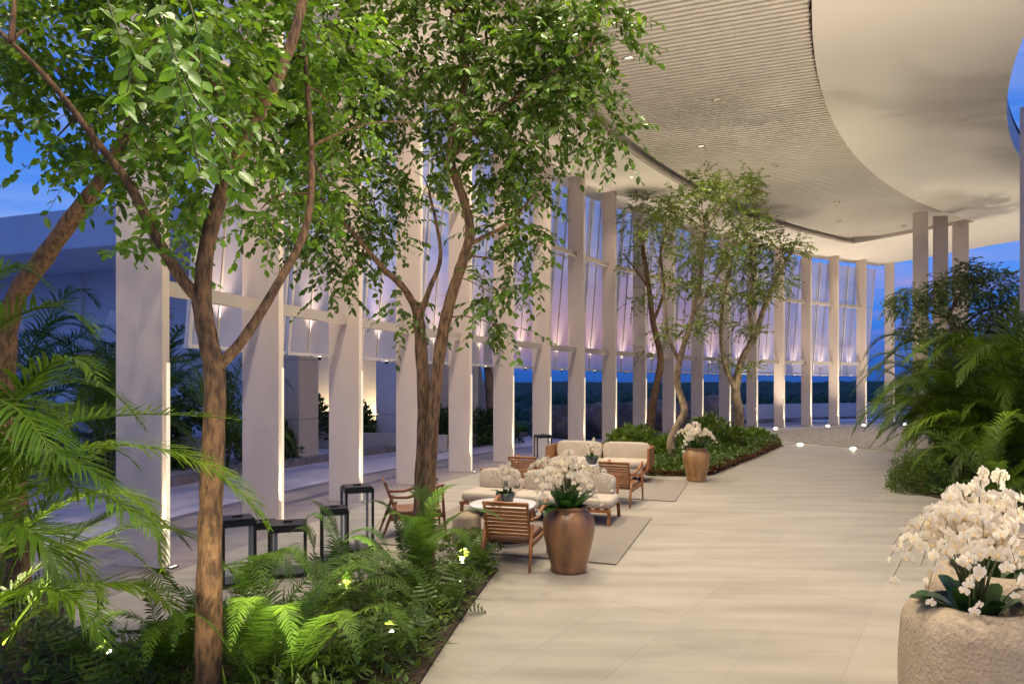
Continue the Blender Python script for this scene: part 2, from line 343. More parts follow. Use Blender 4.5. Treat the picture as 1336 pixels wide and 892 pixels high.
def npmesh(name, V, polys, m, tint=None, smooth=False):
    """V (n,3); polys: list of int arrays (k, 3 or 4)."""
    me = bpy.data.meshes.new(name); me.vertices.add(len(V)); me.vertices.foreach_set('co', np.ascontiguousarray(V, np.float32).ravel())
    li = np.concatenate([p.ravel() for p in polys]); tot = np.concatenate([np.full(len(p), p.shape[1]) for p in polys])
    st = np.concatenate([[0], np.cumsum(tot)[:-1]])
    me.loops.add(len(li)); me.loops.foreach_set('vertex_index', li.astype(np.int32))
    me.polygons.add(len(tot)); me.polygons.foreach_set('loop_start', st.astype(np.int32)); me.polygons.foreach_set('loop_total', tot.astype(np.int32))
    if smooth: me.polygons.foreach_set('use_smooth', np.ones(len(tot), bool))
    a = me.color_attributes.new('tint', 'FLOAT_COLOR', 'POINT')
    if tint is None: tint = np.ones((len(V), 3))
    a.data.foreach_set('color', np.c_[tint, np.ones(len(V))].astype(np.float32).ravel())
    me.update(calc_edges=True); me.validate(); me.materials.append(m); return me
rng = np.random.default_rng(7); random.seed(7)

def poly_sheet(name, outline, z, m, holes=(), kind='structure', uv=None):
    bm = bmesh.new(); es = []
    for L in [outline, *holes]:
        vs_ = [bm.verts.new((p[0], p[1], z)) for p in L]
        es += [bm.edges.new((vs_[i], vs_[(i+1) % len(vs_)])) for i in range(len(vs_))]
    bmesh.ops.triangle_fill(bm, use_beauty=True, use_dissolve=False, edges=es)
    bmesh.ops.recalc_face_normals(bm, faces=bm.faces)
    if bm.faces and sum(f.normal.z for f in bm.faces) < 0: bmesh.ops.reverse_faces(bm, faces=bm.faces)
    me = bpy.data.meshes.new(name); bm.to_mesh(me); bm.free(); me.materials.append(m)
    o = link(name, me); 
    if kind: o['kind'] = kind
    return o
def inside(x, y, poly):
    c = False; n = len(poly)
    for i in range(n):
        x1, y1 = poly[i][0], poly[i][1]; x2, y2 = poly[i-1][0], poly[i-1][1]
        if (y1 > y) != (y2 > y) and x < (x2-x1)*(y-y1)/(y2-y1)+x1: c = not c
    return c
def arc(r, i0, i1, n): return [ring(i0 + (i1-i0)*k/n, r) for k in range(n+1)]
def ringbox(r0, r1, i0, i1, z0, z1, n):
    """solid curved slab between two radii"""
    mb = MB(); 
    for k in range(n+1):
        i = i0+(i1-i0)*k/n
        for r, z in ((r0, z0), (r1, z0), (r1, z1), (r0, z1)): mb.v.append(ring(i, r, z))
    for k in range(n):
        for j in range(4):
            a = k*4+j; b = k*4+(j+1) % 4; mb.f.append((a, b, b+4, a+4))
    mb.f.append((0, 1, 2, 3)); mb.f.append((n*4+3, n*4+2, n*4+1, n*4)); return mb

# ------------------------------------------------------------------ ground: plain, driveway, floors
BED1 = [(-.66, 4.72), (-.56, 5.4), (-.40, 6.45), (-.24, 7.35), (-.16, 7.75), (-.55, 8.05), (-1.15, 7.9), (-1.65, 7.15), (-2.05, 6.4), (-2.5, 5.75), (-3.2, 5.45), (-3.9, 5.9), (-4.35, 6.9), (-5.6, 7.4), (-8, 6), (-8, 1.6), (-2, 1.6), (-.95, 2.6)]
BED2 = [(3.2, 15.9), (4.3, 15.75), (4.75, 16.1), (5.6, 17.5), (6.9, 19.6), (8.0, 21.4), (9.3, 23.6), (9.75, 25.2), (9.9, 27.3), (9.6, 29.0), (8.2, 28.1), (6.3, 26.1), (4.6, 24.1), (3.3, 22.1), (2.6, 19.2), (2.9, 17.3)]
BED3 = [(7.95, 12.5), (7.85, 13.6), (8.6, 15.2), (10.4, 17.4), (12.2, 19.8), (14.0, 22.0), (17.5, 23.0), (21, 18), (16, 9.5), (9.6, 9.2), (8.2, 10.8)]
terr = poly_sheet('ground', [(-2600, -600), (2600, -600), (2600, 5200), (-2600, 5200)], -5.2, M_TERR)
drive = [*arc(49.6, 20.5, 4.2, 40), Vector((-2.2, 34.5, 0)), Vector((-45, 48, 0)), Vector((-60, 10, 0)), Vector((-40, -25, 0)), Vector((40, -25, 0)), Vector((40, 20, 0)), ring(20.5, 30)]
poly_sheet('driveway', drive, -.014, M_PAVE)
FL = [*arc(44.3, -7, 19.2, 90), *arc(25, 19.2, -7, 40)]
floor = poly_sheet('floor', FL, -.0035, M_STONE)
poly_sheet('fin_band', [*arc(44.31, -7, 19.3, 90), *arc(46.7, 19.3, -7, 90)], -.008, M_BAND)  # darker band on the ground along the row of fins
COBB = [ring(13.2, 43.55), *arc(43.55, 13.7, 18.6, 16), *arc(26, 18.6, 9.0, 10), ring(9.7, 33), ring(10.1, 35.8), ring(10.5, 37.4), ring(10.95, 39.3), ring(11.5, 41.1), ring(12.2, 42.6)]
poly_sheet('cobbled_court', COBB, .006, M_COB)
edge = MB()                                    # pale trim round the cobbles
cob_e = [ring(9.7, 33), ring(10.1, 35.8), ring(10.5, 37.4), ring(10.95, 39.3), ring(11.5, 41.1), ring(12.2, 42.6), ring(13.2, 43.55)]
for a, b in zip(cob_e[:-1], cob_e[1:]): edge.bar(a + Vector((0, 0, .006)), b + Vector((0, 0, .006)), .16, .008)
tag(part('stone_edging', edge, M_WHITE), kind='structure')
for n, B, z in (('garden_bed', BED1, .03), ('garden_bed', BED2, .03), ('garden_bed', BED3, .03)):
    mb = MB().prism(B, -.03, z); o = part(n, mb, M_SOIL); o['kind'] = 'structure'
# limestone slabs, nearest and largest ones as pieces of their own
JU = Vector((.829, -.559, 0)); JV = Vector((.559, .829, 0)); JO = Vector((2.334, 4.852, 0)); SW, SL = .706, 1.412
cand = []
for a in range(-30, 40):
    for b in range(-6, 26):
        off = SL * .5 if a % 2 else 0
        c = JO + JU * ((a + .5) * SW) + JV * ((b + .5) * SL + off)
        if c.y < 1.6: continue
        px = 668 + F * c.x / c.y
        if px < -60 or px > 1400 or c.y < 3.9: continue
        r = math.hypot(c.x - CX, c.y - CY)
        if r > 43.5 or r < 28: continue
        cs = [c + JU*sx*SW/2 + JV*sy*SL/2 for sx in (-1, 1) for sy in (-1, 1)] + [c]
        if any(inside(q.x, q.y, Bd) for Bd in (BED2, BED3, COBB) for q in cs): continue
        if all(inside(q.x, q.y, BED1) for q in cs): continue
        cand.append((c.length, c, off))
cand.sort(key=lambda q: q[0])
sme = MB().box((0, 0, -.005), (SW - .0012, SL - .0012, .01)).mesh('paving_slab', M_STONE)
for _, c, off in cand[:298]:
    link('paving_slab', sme, floor, (c.x, c.y, random.uniform(-.0004, .0004)), (0, 0, -math.atan2(.559, .829)))

# ------------------------------------------------------------------ roof of the drop-off
roof = empty('canopy_roof', ring(8, 40, SOF), 'wide curved white canopy roof with a slatted ceiling, seen from below', 'roof')
RL = roof.location
IB, IE, IS = -9, 19.15, 16.1
RI, RA, RB, RO = 33.2, 36.95, 42.4, 45.75
part('outer_soffit', ringbox(RB, RO, IB, IE, SOF, SOF + .62, 110), M_CEIL, roof, off=RL)
part('inner_ceiling', ringbox(RI, RA, IB, IE, SOF, SOF + .62, 110), M_CEIL, roof, off=RL)
part('end_soffit', ringbox(RA + .002, RB - .002, IS, IE - .02, SOF + .003, SOF + .6, 16), M_CEIL, roof, off=RL)
part('roof_deck', ringbox(RI + .03, RO - .03, IB, IE - .05, SOF + .64, SOF + .86, 110), M_DARK, roof, off=RL)
part('plenum_lining', ringbox(RA + .05, RB - .05, IB, IS - .05, SOF + .42, SOF + .46, 100), M_DARK, roof, off=RL)
part('slat_rim', ringbox(RB - .10, RB - .004, IB, IS, SOF + .03, SOF + .14, 100), M_RIM, roof, off=RL)
sl_len = []
for k in range(-16, 205):
    d0 = .168 * k + 2.0
    ts = np.arange(-30, 45, .04)
    X = GV.x * d0 + GU.x * ts; Y = GV.y * d0 + GU.y * ts
    r = np.hypot(X - CX, Y - CY); a = np.arctan2(Y - CY, X - CX); ii = (A0 - a) / DA * -1
    ii = (a - A0) / DA
    ok = (r > RA + .02) & (r < RB - .22) & (ii > IB + 2) & (ii < IS - .03)
    if not ok.any(): continue
    d = np.diff(np.r_[0, ok.astype(int), 0]); s0 = np.where(d == 1)[0]; s1 = np.where(d == -1)[0] - 1
    for u, v in zip(s0, s1):
        if v - u < 4: continue
        a_ = Vector((X[u], Y[u], SOF + .20)); b_ = Vector((X[v], Y[v], SOF + .20))
        if max(a_.y, b_.y) < 5.0: continue                # wholly behind the frame
        part('slat', MB().bar(a_, b_, .098, .07), M_SLAT, roof, off=RL)
for p in SOFL:
    c = part('downlight_can', MB().lathe([(.05, .002), (.065, -.006), (.07, .002), (.07, .011)], 14, p), M_RIM, roof, off=RL); link('downlight_lens', MB().disc((0, 0, 0), .05, 14).mesh('downlight_lens', M_LENS), c, p + Vector((0, 0, .004)) - RL)  # cans and lenses for the added soffit lamps
for p in DOWN:
    c = MB().lathe([(.10, .0), (.115, -.03), (.13, -.03), (.13, .05)], 16, p); c = part('downlight_can', c, M_RIM, roof, off=RL)
    link('downlight_lens', MB().disc((0, 0, 0), .10, 16).mesh('downlight_lens', M_LENS), c, p + Vector((0, 0, .01)) - RL)

# ------------------------------------------------------------------ rows of fins
FIN = ['tall white fin column nearest the camera, rising behind the palm fronds at far left',
 'tall white fin column between the near forked trunk and its right-hand branch',
 'tall white fin column directly behind the tallest black lantern',
 'tall white fin column half hidden behind the twin-stemmed tree',
 'tall white fin column standing clear just right of the twin-stemmed tree',
 'tall white fin column right behind the small orchid bowl on the near table',
 'tall white fin column behind the distant pair of slim lanterns beside the sofa',
 'tall white fin column above the left half of the pale two-seat sofa',
 'tall white fin column above the middle of the pale two-seat sofa',
 'tall white fin column just left of the slender leaning garden trunk',
 'tall white fin column between the slender leaning trunk and the crooked pale trunk',
 'tall white fin column above the orchids of the honey-coloured pot',
 'tall white fin column just left of the farthest garden trunk',
 'tall white fin column just right of the farthest garden trunk, above the tip of the planting',
 'white fin column beside the left floor light, fifth from the right end of the long row',
 'white fin column at the far curve with pool water at its foot, fourth from the end',
 'white fin column at the far curve, third from the right end of the long row',
 'white fin column next to last at the right end of the long row',
 'last white fin column at the right end of the row, open sky on both sides']
GL = MB().box((0, 0, .006), (.05, .13, .012)).mesh('ground_light', M_BLACK)
GLL = MB().box((0, 0, .0135), (.024, .10, .003)).mesh('light_lens', M_LENS)
STR = MB().box((0, 0, 1.19), (.008, .05, 2.34)).mesh('light_strip', M_STRIP)
for i in range(1, 20):
    w = .635 if i < 4 else (.59 if i < 9 else .54)
    b = ring(i, R0); t = T(i); u = U(i)
    fin = empty('fin_column', b, FIN[i-1], 'column', 'tall white fin columns in the long curved row')
    body = MB(); 
    q = [Vector((0, 0, 0)), u*w, u*w + t*.125, t*.125]
    body.prism(q, -.01, SOF - .004); body.f = [tuple(reversed(f)) for f in body.f]
    part('fin_body', body, M_WHITE, fin, bevel=.006)
    g = link('ground_light', GL, fin, -u*.10 + t*.06, (0, 0, ang(i))); link('light_lens', GLL, g); link('light_strip', STR, fin, -u*.004 + t*.095, (0, 0, ang(i)))
for (px, Y, pw), lab in zip(((1211, 27.2, 20), (1237, 27.95, 19.5), (1264, 28.86, 21)), ('front one of three white columns at right, leafy branches crossing it', 'middle one of three white columns at right, rising from the dark tree', 'rear one of three white columns at right, beside open blue sky')):
    b = Vector(((px - 668)/F*Y, Y, 0)); e1 = -GU*(pw/F*Y/1.12); e2 = Vector((.60, .80, 0))*.08
    o = empty('roof_column', b, lab, 'column', 'white columns under the inner ceiling')
    part('column_shaft', MB().prism([Vector((0, 0, 0)), e2, e1 + e2, e1], -.01, SOF - .004), M_WHITE, o, bevel=.006)
b = Vector((12.72, 17.1, 0)); u = U(8.75); t = T(8.75)
o = empty('roof_column', b, 'white column cut by the right edge of the photo above the palms', 'column', 'white columns under the inner ceiling')
part('column_shaft', MB().prism([Vector((0, 0, 0)), t*.16, u*-.6 + t*.16, u*-.6], -.01, SOF - .004), M_WHITE, o, bevel=.006)

# ------------------------------------------------------------------ tilted glass screens hung outside the fins
SCR = ['between the first two fin columns, behind the near forked trunk', 'left of the fin column behind the tallest lantern', 'right of the fin column behind the tallest lantern',
 'behind the stems of the twin-stemmed tree', 'just right of the first clear fin column past the twin-stemmed tree', 'above the distant pair of slim lanterns', 'above the left arm of the pale sofa',
 'above the pale sofa, its left one', 'above the right end of the pale sofa', 'behind the slender leaning garden trunk', 'behind the crooked pale garden trunk', 'above the honey-coloured pot',
 'behind the crown between the two farthest garden trunks', 'just right of the farthest garden trunk', 'in the fifth bay from the right end', 'in the fourth bay from the right end, above the pool', 'in the third bay from the right end, above the pale parapet', 'in the bay next to last at the right end']
for i in range(1, 18):
    fr = 1.0
    base = ring(i + 1, R0 + .7)
    s_ = empty('glass_screen', base, 'tilted frosted glass screen ' + SCR[i-1], 'screen', 'frosted glass screens hung behind the fins')
    ia, ib = i + .73, i + 1.66; zb, zt = 2.66, 8.7
    def S(k, z, d=0): return ring(ia + (ib-ia)*k, R0 + 1.06 - .52*(z-zb)/(zt-zb) + d, z)
    for k0, k1 in ((0.015, .262), (.282, .985)):
        for z0, z1 in ((zb+.03, 6.40), (6.46, zt-.03)):
            mb = MB(); q = [S(k0, z0), S(k1, z0), S(k1, z1), S(k0, z1)]
            th = U(i+.5)*.014; mb.v = q + [p + th for p in q]; mb.f = [(0,1,2,3),(7,6,5,4),(0,4,5,1),(1,5,6,2),(2,6,7,3),(3,7,4,0)]
            part('pane', mb, M_SCREEN, s_, off=base)
    for k, w in ((0, .07), (.272, .035), (1, .05)):
        part('rail', MB().bar(S(k, zb), S(k, zt), w, w), M_METAL if k != .272 else M_RIM, s_, off=base)
    part('bottom_rail', MB().bar(S(-.02, zb), S(1.02, zb), .10, .06), M_METAL, s_, off=base)
    for z in (6.43,):
        part('cross_rail', MB().bar(S(-.02, z), S(1.02, z), .05, .05), M_METAL, s_, off=base)
    for z, hh in ((3.28, .17), (6.45, .14)):
        a_ = ring(i, R0 + .30, z) + T(i)*.127; b_ = ring(i+1, R0 + .30, z) - T(i+1)*.002
        part('cross_beam', MB().bar(a_, b_, .09, hh), M_RIM, s_, off=base)
    q = ring(i + .98, R0 + .80, 2.58)
    part('lamp_arm', MB().bar(S(.272, zb+.02), q, .03, .02), M_METAL, s_, off=base)
    l = part('lamp_head', MB().tube([q + Vector((0, 0, -.02)), q + Vector((0, 0, .045))], .035, 10), M_BLACK, s_, off=base)
    link('lamp_lens', MB().disc((0, 0, .047), .03, 10).mesh('lamp_lens', M_LAMP), l, q - base)

# ------------------------------------------------------------------ what stands beyond the fins
def boxthing(name, c, d, rz, m, label, cat, bevel=.01, z0=0, joints=None):
    o = empty(name, (c[0], c[1], z0), label, cat, rz=rz)
    if joints is None: part('wall_body', MB().box((0, 0, d[2]/2), d), m, o, bevel=bevel)
    else:
        z = 0
        for k, h in enumerate(joints):
            part('stone_block', MB().box((0, 0, z + h/2), (d[0], d[1], h - .012)), m, o, bevel=bevel); z += h
    return o
GA = -math.atan2(.333, .943)
def gbox(corner, lu, lv): c = Vector((*corner, 0)) + GU*lu/2 + GV*lv/2; return (c.x, c.y)
# left wing with its deep fascia
W0 = Vector((-21, 28, 0))
wing = empty('hotel_wing', W0, 'long white hotel wing in blue dusk light beyond the driveway at left', 'building', rz=GA)
part('fascia', MB().box((-6, .5, 8.2), (40, 1.0, 1.56)), M_LIL, wing, bevel=.02)
part('roof_soffit', MB().box((-6, 2.4, 7.50), (40, 4.6, .14)), M_LIL, wing)
part('wall', MB().box((-6, 4.6, 3.7), (39.6, .4, 7.44)), M_LIL, wing)
for k in range(9):
    part('pilaster', MB().box((-22 + 4.2*k, 4.32, 3.6), (.35, .18, 7.2)), M_LIL, wing)
boxthing('stone_pier', gbox((-6.18, 19.8), -1.05, .95), (1.05, .95, 4.6), GA, M_CREAM, 'square stone pier on the driveway seen between the second and third fins', 'pier', joints=[1.1, 1.75, 1.75])
boxthing('stone_pier', gbox((-3.75, 23.2), -1.0, .9), (1.0, .9, 5.0), GA, M_LIL, 'lilac-lit stone pier partly hidden behind the twin-stemmed tree', 'pier', joints=[1.1, 1.9, 2.0])
boxthing('garden_wall', (-5.6, 26.0), (9.2, .3, 4.4), GA, M_CREAM, 'cream garden wall lit from below beyond the driveway', 'wall')
pw = boxthing('planter_wall', (-5.5, 22.9), (7.2, .3, .52), GA, M_CREAM, 'low cream planter wall edging the lit hedge beyond the driveway', 'planter wall')
boxthing('planter_wall', (-9.6, 18.2), (4.6, .35, .75), GA, M_CREAM, 'low cream planter wall behind the near forked trunk', 'planter wall')
for k, (px, py, Y, lean, lab) in enumerate(((52, 470, 21, -1.1, 'leaning white slab left of its twin among the far palms'), (92, 470, 20.5, 1.3, 'leaning white slab right of its twin among the far palms'))):
    c = P(px, py, Y); o = empty('leaning_slab', (c.x, c.y, 0), lab, 'slab')
    m_ = MB(); m_.bar((0, 0, 0), (lean, .3, 4.3), .55, .14, up=(0, 1, 0)); part('slab_body', m_, M_LIL, o, bevel=.01)
o = empty('leaning_slab', (-1.35, 26.6, 0), 'tapering white wall leaning beside the palm trunk beyond the fins', 'slab')
m_ = MB(); m_.v = [Vector(p) for p in ((-1.7, 0, 0), (.6, 0, 0), (-.1, 0, 4.2), (-1.7, 0, 4.2), (-1.7, .3, 0), (.6, .3, 0), (-.1, .3, 4.2), (-1.7, .3, 4.2))]
m_.f = [(0,1,2,3),(7,6,5,4),(0,4,5,1),(1,5,6,2),(2,6,7,3),(3,7,4,0)]; part('slab_body', m_, M_LIL, o, bevel=.01)
def ringwall(name, r0, r1, i0, i1, h, m, label, cat, nblk):
    base = ring((i0+i1)/2, r0); o = empty(name, base, label, cat)
    for k in range(nblk):
        a_ = i0+(i1-i0)*k/nblk; b_ = i0+(i1-i0)*(k+1)/nblk
        part('wall_panel', ringbox(r0, r1 + random.uniform(0, .02), a_ + .006, b_ - .006, -.2, h, 6), m, o, off=base)
    return o
ringwall('retaining_wall', 49.0, 49.4, 9.6, 14.6, 1.22, M_CONC, 'rough grey stone retaining wall behind the far fins', 'wall', 10)
ringwall('parapet_wall', 50.6, 50.85, 15.0, 22.5, .92, M_LIL, 'smooth pale parapet wall behind the last fins at right', 'wall', 8)
ringwall('kerb', 49.3, 49.6, 3.0, 9.5, .16, M_CONC, 'dark stone kerb along the far edge of the driveway', 'kerb', 14)
ringwall('kerb', 48.9, 49.3, 14.7, 20.3, .12, M_CONC, 'dark kerb edging the far side of the pool', 'kerb', 12)
poly_sheet('pool_water', [*arc(45.9, 14.4, 17.6, 12), *arc(48.7, 17.6, 14.4, 12)], .004, M_WATER)
poly_sheet('pool_water', [*arc(46.2, 9.4, 10.3, 4), *arc(48.0, 10.3, 9.4, 4)], .004, M_WATER)
def rock(seed, r, sc):
    bm = bmesh.new(); bmesh.ops.create_icosphere(bm, subdivisions=3, radius=1)
    rs = np.random.default_rng(seed); dirs = rs.normal(size=(9, 3)); dirs /= np.linalg.norm(dirs, axis=1)[:, None]; offs = rs.uniform(.62, .95, 9)
    for v in bm.verts:
        p = np.array(v.co)
        for d, f_ in zip(dirs, offs):
            k = p @ d
            if k > f_: p = p - d*(k - f_)*.85
        v.co = Vector(p*r*np.array(sc)) + Vector((0, 0, r*sc[2]*.55))
    me = bpy.data.meshes.new('boulder'); bm.to_mesh(me); bm.free(); me.materials.append(M_ROCK)
    me.polygons.foreach_set('use_smooth', [True]*len(me.polygons)); return me
for k, (i, r, sz, lab) in enumerate(((9.75, 48.2, .75, 'blocky dark boulder at the left end of the retaining wall'), (10.55, 47.6, 1.0, 'smooth dark boulder between the two leftmost garden trunks'), (11.6, 47.7, .95, 'smooth dark boulder behind the crooked pale trunk'),
        (12.35, 47.4, 1.15, 'rounded dark boulder left of the farthest garden trunk'), (13.2, 47.8, .9, 'dark boulder behind the farthest garden trunk'), (14.15, 47.3, 1.15, 'large dark boulder beside the left end of the pool'))):
    c = ring(i, r); o = link('boulder', rock(11+k, sz, (1.1, .9, .95)), None, (c.x, c.y, -.05), (0, 0, k*1.3))
    tag(o, lab, 'boulder', 'dark boulders along the retaining wall')

# ------------------------------------------------------------------ furniture
def facing(dx, dy): return math.atan2(-dx, dy)         # local +Y turned to (dx, dy)
def make_chair(loc, rz, wood, label):
    o = empty('lounge_chair', loc, label, 'chair', 'slat-backed teak lounge chairs', rz)
    for s in (-1, 1):
        part('leg', MB().tube([(s*.305, .44, 0), (s*.30, .41, .30), (s*.305, .385, .70)], [.013, .022, .016], 8), wood, o, True)
        part('leg', MB().tube([(s*.295, -.44, 0), (s*.285, -.34, .26), (s*.28, -.25, .50)], [.014, .024, .02], 8), wood, o, True)
        part('armrest', MB().tube([(s*.305, .41, .715), (s*.315, .33, .70), (s*.31, .12, .615), (s*.30, -.10, .555), (s*.285, -.30, .56)], [.016, .024, .024, .021, .018], 8), wood, o, True)
        part('side_rail', MB().bar((s*.285, .40, .30), (s*.28, -.33, .27), .028, .06), wood, o, bevel=.005)
        part('back_stile', MB().bar((s*.255, -.22, .28), (s*.255, -.40, .765), .035, .028, up=(1, 0, 0)), wood, o, bevel=.004)
    part('front_rail', MB().bar((-.285, .385, .29), (.285, .385, .29), .07, .026, up=(0, 1, 0)), wood, o, bevel=.004)
    def B(t, d=0): return Vector((0, -.22 - .18*t - d, .28 + .485*t))
    part('back_rail', MB().bar(B(.12) + Vector((-.24, 0, 0)), B(.12) + Vector((.24, 0, 0)), .115, .024, up=(0, 1, .37)), wood, o, bevel=.004)
    part('back_rail', MB().bar(B(.97) + Vector((-.275, 0, 0)), B(.97) + Vector((.275, 0, 0)), .05, .032, up=(0, 1, .37)), wood, o, bevel=.006)
    sl = MB().bar((-.24, 0, 0), (.24, 0, 0), .036, .016, up=(0, 1, .37)).mesh('back_slat', wood)
    for k in range(7):
        link('back_slat', sl, o, B(.29 + .092*k))
    seat = MB(); seat.pillow((0, .06, .335), (.53, .66, .09)); part('seat_cushion', seat, M_FABB, o, True)
    return o
make_chair((.03, 8.15, 0), facing(.27, .96), M_TEAK, 'teak lounge chair with its slatted back to the camera, beside the large brown pot')
make_chair((-1.42, 9.72, 0), facing(.96, .24), M_TEAKD, 'dark reddish lounge chair behind the ferns, left of the round table')
make_chair((1.93, 12.2, 0), facing(.42, .91), M_TEAK, 'bright teak lounge chair, slatted back to the camera, before the pale sofa')
make_chair((.30, 13.1, 0), facing(.30, .95), M_TEAK, 'teak lounge chair mostly hidden behind the orchids of the brown pot')
# rugs
def rug(corner_r, lu, lv, label):
    c = Vector((*corner_r, 0)) - GU*lu/2 + GV*lv/2
    o = link('area_rug', MB().box((0, 0, .009), (lu, lv, .010)).mesh('area_rug', M_RUG, bevel=.003), None, (c.x, c.y, .002), (0, 0, GA))
    tag(o, label, 'rug', 'flat woven rugs under the seating'); 
q = G(804, 737); rug((q.x, q.y), 3.3, 3.0, 'flat taupe rug under the round table and the brown pot seating group')
q = G(881, 654.5); rug((q.x, q.y), 3.5, 2.9, 'flat taupe rug in front of the pale two-seat sofa')
def make_table(loc, label):
    o = empty('round_table', loc, label, 'table', 'round marble-topped coffee tables')
    part('table_top', MB().lathe([(.0, .455), (.45, .455), (.47, .465), (.47, .485), (.455, .492), (0, .492)], 40), M_TOP, o, True)
    b = MB().lathe([(.30, .0), (.30, .03), (.16, .03)], 24); part('base_plate', b, M_BLACK, o, bevel=0)
    part('base_column', MB().lathe([(.17, .03), (.17, .455)], 20), M_BLACK, o, True)
    bar_ = MB().bar((.185, 0, .03), (.185, 0, .455), .012, .02).mesh('base_bar', M_BLACK)
    for k in range(16): link('base_bar', bar_, o, (0, 0, 0), (0, 0, k*math.pi/8))
    return o
T1_ = Vector((-.11, 9.25, .0)); T2_ = Vector((1.32, 14.0, 0))
make_table(T1_ + Vector((0, 0, .012)), 'round white-topped table in front of the near teak bench sofa')
make_table(T2_ + Vector((0, 0, .012)), 'round white-topped table before the pale two-seat sofa')
s = empty('drum_stool', (-.60, 9.02, 0), 'beige drum stool half hidden behind the fern tips', 'stool')
part('drum_body', MB().lathe([(0, 0), (.15, 0), (.185, .05), (.195, .2), (.185, .36), (.16, .41), (0, .415)], 28), M_TRAV, s, True)
# teak bench sofa with loose cushions
c = (Vector((-.85, 10.9, 0)) + Vector((1.46, 10.1, 0)))/2 + GV*.42
o = empty('bench_sofa', c, 'low teak bench sofa with oatmeal cushions behind the near round table', 'sofa', rz=GA)
hw = 1.22
for x in (-hw+.03, 0, hw-.03):
    part('leg', MB().bar((x, -.40, 0), (x, -.36, .25), .05, .05), M_TEAK, o, bevel=.006); part('leg', MB().bar((x, .42, 0), (x, .36, .25), .05, .05), M_TEAK, o, bevel=.006)
part('front_rail', MB().bar((-hw, -.39, .225), (hw, -.39, .225), .07, .04), M_TEAK, o, bevel=.006)
part('rear_rail', MB().bar((-hw, .38, .225), (hw, .38, .225), .07, .04), M_TEAK, o, bevel=.006)
sl = MB().bar((0, -.37, .245), (0, .36, .245), .06, .018).mesh('seat_slat', M_TEAK)
for k in range(18): link('seat_slat', sl, o, (-hw+.08 + k*(2*hw-.16)/17, 0, 0))
for k in range(3): part('seat_cushion', MB().pillow((-hw+.41 + k*.815, -.01, .325), (.81, .80, .15)), M_FAB, o, True)
for x in (-hw+.05, -.4, .4, hw-.05): part('back_post', MB().bar((x, .36, .22), (x, .47, .66), .04, .04), M_TEAK, o, bevel=.005)
part('back_rail', MB().bar((-hw, .475, .655), (hw, .475, .655), .05, .03), M_TEAK, o, bevel=.005)
for k in range(3):
    M_ = Matrix.Translation((-hw+.43 + k*.80, .30, .535)) @ Euler((R_(-14 + 2*k), R_(2*(k-1)), 0)).to_matrix().to_4x4()
    part('back_cushion', MB().pillow((0, 0, 0), (.70, .17, .36), M_, puff=.55), M_FAB, o, True)
# upholstered two-seat sofa in a bent wooden shell
c = Vector((2.92, 14.55, 0)) - GU*1.15 + GV*.43
o = empty('shell_sofa', c, 'pale two-seat sofa in a bent wooden shell with peg legs', 'sofa', rz=GA)
prof = [(1.15, .74)] + [(1.15, .74 - .05*k) for k in range(1, 7)]
for k in range(9): a = R_(-k*90/8); prof.append((.87 + .28*math.cos(a), .42 + .28*math.sin(a)))
prof = prof + [(-x, z) for x, z in reversed(prof)]
mb = MB(); n = len(prof)
cen = Vector((0, 0, .6))
for y0, y1 in ((-.43, .43),):
    for inn in (0, 1):
        for y in (y0, y1):
            for x, z in prof: mb.v.append(Vector((x - math.copysign(.04*inn, x) * (1 if z > .3 else .6), y, z + (.04*inn if z < .35 else 0))))
for k in range(n-1):
    mb.f += [(k, k+1, n+k+1, n+k), (2*n+k+1, 2*n+k, 3*n+k, 3*n+k+1), (k+1, k, 2*n+k, 2*n+k+1), (n+k, n+k+1, 3*n+k+1, 3*n+k)]
mb.f += [(0, n, 3*n, 2*n), (n-1, 3*n-1, 4*n-1, 2*n-1)]
part('wooden_shell', mb, M_TEAK, o)
part('back_panel', MB().box((0, .44, .46), (2.2, .03, .62)), M_TEAK, o, bevel=.01)
for x in (-.8, .85):
    for y in (-.3, .3): part('peg_leg', MB().tube([(x, y, 0), (x*.97, y*.95, .17)], [.018, .028], 10), M_TEAKD, o, True)
part('seat_base', MB().pillow((0, -.02, .25), (2.1, .82, .2)), M_FAB, o, True)
for x in (-.545, .545):
    part('seat_cushion', MB().pillow((x, -.05, .39), (1.08, .80, .17)), M_FAB, o, True)
    M_ = Matrix.Translation((x, .31, .605)) @ Euler((R_(-9), 0, 0)).to_matrix().to_4x4()
    part('back_cushion', MB().pillow((0, 0, 0), (1.07, .20, .44), M_, puff=.4), M_FAB, o, True)
# lanterns
def make_lantern(loc, w, h, rz, label, grp='black box lanterns with glass sides', lw=.03):
    o = empty('floor_lantern', loc, label, 'lantern', grp, rz); a = w/2
    for sx in (-1, 1):
        for sy in (-1, 1): part('post', MB().box((sx*(a-lw/2), sy*(a-lw/2), h/2), (lw, lw, h)), M_BLACK, o, bevel=.003)
    part('base_plate', MB().box((0, 0, .03), (w-.01, w-.01, .03)), M_BLACK, o, bevel=.003)
    part('top_frame', MB().box((0, 0, h-.025), (w+.004, w+.004, .05)), M_BLACK, o, bevel=.004)
    part('lid', MB().box((0, 0, h+.012), (w*.93, w*.93, .024)), M_BLACK, o, bevel=.006)
    part('lid_pull', MB().bar((-.05, 0, h+.034), (.05, 0, h+.034), .02, .018), M_BLACK, o, bevel=.003)
    for k in range(4):
        m_ = Matrix.Rotation(k*math.pi/2, 4, 'Z')
        part('glass_pane', MB().box((0, a-.012, h/2), (w-2*lw, .004, h-.1), m_), M_PANE, o)
    part('candle', MB().lathe([(0, .045), (.035, .045), (.035, .16), (.03, .165), (0, .16)], 14), M_FAB, o, True)
